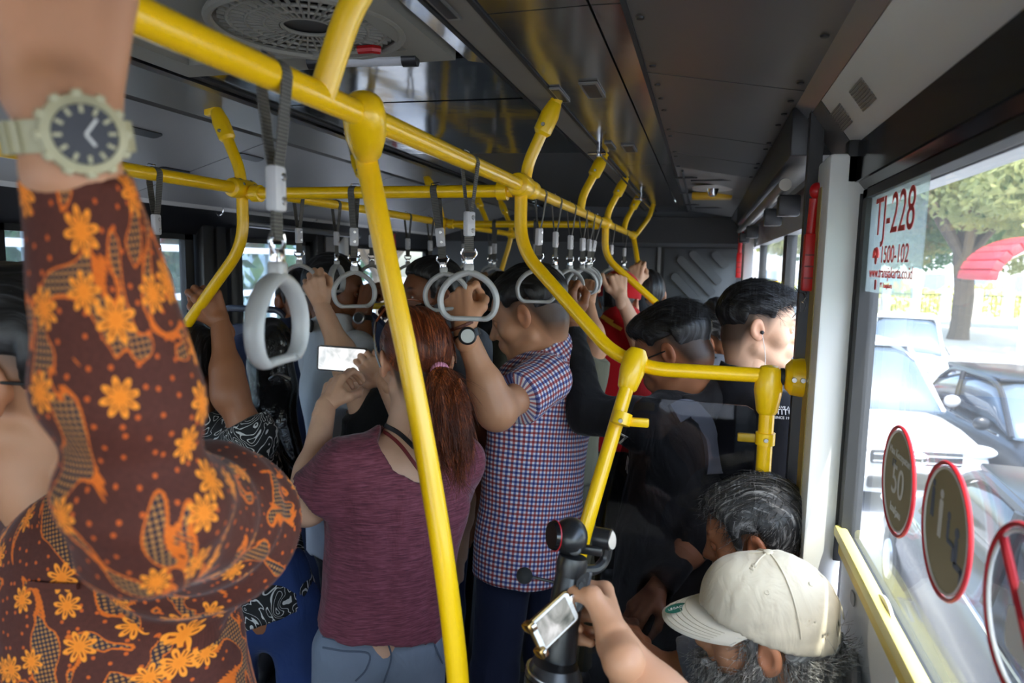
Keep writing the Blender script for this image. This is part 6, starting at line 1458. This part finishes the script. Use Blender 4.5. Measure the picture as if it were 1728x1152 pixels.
# phone in the clamp
c00, c10, c11, c01 = W(901, 1052, .845), W(962, 996, .885), W(969, 1045, .885), W(914, 1102, .845)
u_ = nrm(c10-c00); v_ = nrm(c01-c00); v_ = nrm(v_-u_*(v_@u_)); nz_ = np.cross(u_, v_); nz_ = nz_ if nz_@FW < 0 else -nz_
pcn = (c00+c10+c11+c01)/4; Lx, Ly = np.linalg.norm(c10-c00)*1.02, np.linalg.norm(c01-c00)*1.05
sp2 = empty('smartphone', pcn, 'white phone clamped on the gimbal showing the filmed bus', 'phone')
s2 = 1 if np.cross(u_, v_)@nz_ > 0 else -1
uu = u_ if s2 > 0 else -u_
MB().prism(rrect(Lx, Ly, .006), -nz_*.007, uu, v_, .007).build('case', mat('phone_white', S(236, 234, 228), .25), sp2)
MB().prism(rrect(Lx*.80, Ly*.86, .002), nz_*.0003, uu, v_, .0004).build('screen', screen_mat('phone_screen', .28), sp2)
MB().prism(circle(.0035, 16), nz_*.0004+u_*Lx*.45, uu, v_, .0005).build('home_button', mat('button_white', S(220, 218, 212), .4), sp2)
GOLD = mat('phone_gold_edge', S(150, 120, 74), .25, .9)
MB().tube([-nz_*.0035+uu*a+v_*b for a, b in rrect(Lx+.001, Ly+.001, .006)], .0026, 8, True).build('metal_edge', GOLD, sp2)
cl = empty('phone_clamp', pcn, 'brass and steel phone clamp jaws beside the white phone', 'clamp')
for b in (-1, 1): MB().rbox(-u_*Lx*.52+v_*b*Ly*.46-nz_*.002, (.012, .013, .016), .003, np.stack([u_, v_, nz_], 1)).build('jaw', GOLD, cl); MB().rbox(-u_*Lx*.50+v_*b*Ly*.46+nz_*.007, (.007, .008, .004), .001, np.stack([u_, v_, nz_], 1)).build('jaw_pad', CHROME, cl)
MB().rbox(u_*Lx*.56-nz_*.006, (.010, .022, .012), .002, np.stack([u_, v_, nz_], 1)).build('clamp_base', CHROME, cl)

# ================================================================== the crowd behind
B, bx = ring_grip('L'); zL = nrm(W(523, 470, 2.06)-W(545, 520, 2.06)); wL = W(543, 517, 2.07)
pA = person('short person in dark top with slim pale raised arm behind the phone', tuple(W(665, 900, 2.15)[:2]), 1.46, (-.3, .95), head=W(672, 660, 2.18), skinm=SKC, hair='low', hairm=HB, shirt=BLK, sleeve='short', trousers=BLK, arms={'L': dict(shoulder=W(630, 740, 2.12), slen=.4, elbow=W(592, 630, 2.06), wrist=wL, pose='hook', dir=W(527, 470, 2.06)-wL, palm=(-.3, .9, -.2), size=.9)}, res=.011, eyes=False)
p14 = person('man in white shirt with shiny black backpack facing right', tuple(W(575, 900, 2.5)[:2]), 1.68, (.55, .80), look=(.90, .25, -.12), head=W(566, 492, 2.50), hs=1.0, skinm=SKD, hair='low', hairm=HB, hvol=1.4, shirt=WHT, sleeve='short', trousers=BLK, arms={}, opts=dict(neck=W(563, 560, 2.47), pel=W(578, 900, 2.5)), res=.010, eyes=True)
p13 = person('man with dark skin half hidden behind the pale forearm', tuple(W(500, 900, 2.75)[:2]), 1.62, (.3, -.95), look=(.75, -.6, -.1), head=W(506, 512, 2.75), skinm=SKD, hair='short', hairm=HB, shirt=DKBLUE, trousers=DKBLUE, res=.012, hres=.005)
# backpack of P14
bpk = empty('backpack', W(470, 640, 2.15), 'glossy black backpack worn by the white shirt man', 'backpack'); o = np.array(bpk.location)
c0 = W(462, 672, 2.18)
v, q = volume([ec(c0+A3(0, 0, -.20), c0+A3(0, 0, .13), .13, .10, (.8, -.6, 0), .62), el(c0+A3(-.03, -.05, -.12), (.09, .08, .10))], .008, .04, (), (), wrinkle(.012, 26, 3, .6))
link('bag_body', fastmesh('bag_body', v-o, q), mat('glossy_nylon', (.008, .008, .009), .22, bump=.5, bscale=14, bdist=.02), bpk)
MB(o).tube(catmull([W(468, 605, 2.2), W(488, 566, 2.26), W(512, 548, 2.33), W(530, 552, 2.45)], 6), .022, 8, flat=.35).build('shoulder_strap', BLK, bpk)
MB(o).tube(catmull([W(455, 640, 2.06), W(470, 632, 2.05), W(490, 640, 2.05)], 5), .006, 6).build('zip', STEEL, bpk)
# P16 brown arm on the left pole with patterned shirt
gq = onY(333, 513, 1.57); w16 = W(372, 545, 1.90)
p16 = person('person in black shirt with white contour print, brown arm raised', tuple(W(445, 1000, 1.95)[:2]), 1.58, (-.4, .9), look=(-.3, .9, -.2), head=W(318, 628, 1.95), skinm=SKB, hair='short', hairm=HB, hvol=1.3, shirt=CONT, sleeve='short', trousers=BLUEJ, base=.0, seated=False,
            arms={'R': dict(shoulder=W(425, 740, 1.86), elbow=W(388, 665, 1.86), wrist=w16, pose='grip', dir=W(345, 492, 1.88)-w16, palm=(-.7, .6, -.2), slen=.35)}, opts=dict(neck=W(335, 725, 1.97), pel=W(445, 1005, 1.95)), res=.009, hres=.0045, eyes=False)
# P12 bearded man behind, wristwatch arm
B, bx = ring_grip('N'); w12 = W(612, 530, 2.42)
p12 = person('bearded dark-haired man looking over toward the camera', tuple(W(735, 900, 2.42)[:2]), 1.72, (-.5, -.85), look=(-.62, -.76, -.02), head=W(727, 502, 2.40), hs=1.04, skinm=SKD, hair='short', hairm=HB, hvol=1.5, shirt=GREYC, sleeve='short', trousers=DKBLUE,
             arms={'R': dict(elbow=W(628, 690, 2.36), wrist=w12, pose='grip', dir=W(632, 462, 2.45)-w12, palm=(.3, .9, .1), size=1.1)}, opts=dict(face=dict(stubble=1.0)), res=.010, hres=.004)
watch(p12, 'R', .94, A3(.1, -1, .1), .030, STEEL, mat('dial_black', (.01, .01, .01), .3), .021, BLACK)
# P18 leather sleeve hand
B, bx = ring_grip('U'); w18 = W(806, 505, 2.85)
p18 = person('person in black leather jacket reaching up behind the checked shirt man', tuple(W(815, 900, 2.75)[:2]), 1.66, (-.2, .97), look=(-.2, .97, 0), head=W(845, 515, 2.85), skinm=SKA, hair='short', hairm=HB, shirt=LEATHER, sleeve='long', trousers=BLK, arms={'L': dict(elbow=W(803, 600, 2.75), wrist=w18, pose='grip', dir=W(800, 455, 2.88)-w18, palm=(.2, .9, .1))}, res=.012, hres=.005, eyes=False)
# P11
B, bx = ring_grip('F'); w11 = W(992, 512, 2.62)
p11 = person('tan-skinned person gripping a far grab handle behind the checked shirt', tuple(W(935, 900, 2.62)[:2]), 1.70, (-.3, .95), look=(.2, .95, -.1), head=W(915, 508, 2.58), skinm=SKA, hair='short', hairm=HB, shirt=KHAKI, sleeve='short', trousers=KHAKI, arms={'R': dict(shoulder=W(985, 640, 2.50), elbow=W(1003, 585, 2.50), wrist=w11, pose='grip', dir=W(995, 468, 2.66)-w11, palm=(.1, .95, .1))}, res=.011, hres=.005, eyes=False)
# P10 red jersey and cap
B, bx = ring_grip('H'); w10 = W(1048, 502, 2.86)
p10 = person('person in red jersey and red cap with pale raised arm', tuple(W(1035, 900, 3.15)[:2]), 1.68, (-.2, .97), look=(.25, .95, -.1), head=W(1046, 512, 3.10), skinm=SKC, hair='short', hairm=HB, shirt=REDJ, sleeve='short', trousers=BLK, arms={'R': dict(elbow=W(1086, 585, 2.86), wrist=w10, pose='thumbup', dir=W(1040, 455, 2.88)-w10, palm=(-.5, .8, .1))}, res=.011, hres=.005, eyes=False)
HMc = p10['HM']; cv, cq = volume([el((0, -.012, .040), (.090, .110, .106)), el((0, .10, .052), (.065, .06, .010))], .006, .02, (), [lambda X, Y, Z: (.02-Z)+0*X+0*Y]); rcap = link('cap', fastmesh('cap', cv, cq), cloth('red_cap', S(186, 22, 30)), p10['body']); m4 = HMc.copy(); m4[:3, 3] -= p10['root']; rcap.matrix_local = Matrix(m4.tolist())
h10 = hitter(p10['shirtmesh'])
for px, py, w_ in ((1020, 536, .03), (1035, 548, .025)):
    strap_on(p10, [(px-12, py-8), (px, py), (px+14, py+8)], w_*.6, mat('gold_print', S(214, 160, 50), .7), 'gold_trim', n=4)
p20 = person('person in black behind the far stanchion with raised hand', tuple(W(1068, 900, 3.55)[:2]), 1.66, (-.2, .97), head=W(1092, 500, 3.55), skinm=SKC, hair='low', hairm=HB, shirt=BLK, sleeve='long', trousers=BLK, arms={'L': dict(wrist=W(1073, 480, 3.40), pose='grip', dir=A3(0, .1, 1), palm=(.1, .95, .1), elbow=W(1075, 560, 3.35))}, res=.012, hres=.006, eyes=False)
# P6, P7
p6 = person('grey-haired man with lined forehead peering over the hooded man', tuple(W(1190, 900, 2.85)[:2]), 1.50, (.3, -.9), look=(.75, -.62, -.25), head=W(1221, 583, 2.78), hs=1.02, skinm=SKB, hair='fade', hairm=HG, shirt=GREYC, trousers=BLK, res=.012, hres=.0042)
p7 = person('person with dark hair seen above the grey-haired man', tuple(W(1180, 900, 3.45)[:2]), 1.55, (-.2, .97), head=W(1209, 548, 3.45), skinm=SKB, hair='low', hairm=HB, shirt=BLK, trousers=BLK, res=.013, hres=.006, eyes=False)
# ================================================================== seats
NAVY = mat('navy_seat', S(26, 34, 62), .55, var=.1, vscale=20); REDS = mat('red_seat', S(120, 18, 26), .5)
def seat(loc, rz, m, label, handle=STEEL, hz=0):
    s = empty('passenger_chair', loc, label, 'chair', 'bus chairs'); s.rotation_euler = (0, 0, rz)
    out = [(-.21, 0), (.21, 0), (.205, .32), (.17, .47), (.10, .53), (0, .545), (-.10, .53), (-.17, .47), (-.205, .32)]
    MB().prism(out, (0, -.20, .44+hz), (1, 0, 0), (0, -.12, .99), .05).build('backrest', m, s); MB().rbox((0, .03, .44+hz), (.43, .44, .07), .025).build('cushion', m, s)
    MB().tube(fillet([(-.16, -.27, .93+hz), (-.14, -.29, 1.03+hz), (.14, -.29, 1.03+hz), (.16, -.27, .93+hz)], .10), .013, 10).build('grab_arch', handle, s)
    for x in (-.17, .17): MB().rbox((x, .02, .20+hz/2), (.04, .30, .41+hz), .008).build('leg', BLACK, s)
    return s
seat((-1.72, 2.62, 0), 0.0, NAVY, 'navy bus chair with arched handle by the left windows', mat('navy_arch', S(34, 40, 60), .4), .42)
seat((-1.72, 3.45, 0), 0.0, NAVY, 'second navy bus chair farther along the left windows', mat('navy_arch', S(34, 40, 60), .4), .42)
seat((-1.72, 1.10, 0), 0.0, REDS, 'dark red bus chair with grey arched handle beside the batik shirt', STEEL, .12)
seat((p9['root'][0]-.13, p9['root'][1]-.04, 0), math.atan2(-p9['face'][0], p9['face'][1]), NAVY, 'navy bus chair under the capped man')
seat((p8['root'][0]-.13, p8['root'][1]+.06, 0), math.atan2(-p8['face'][0], p8['face'][1]), NAVY, 'navy bus chair under the man behind the cap')
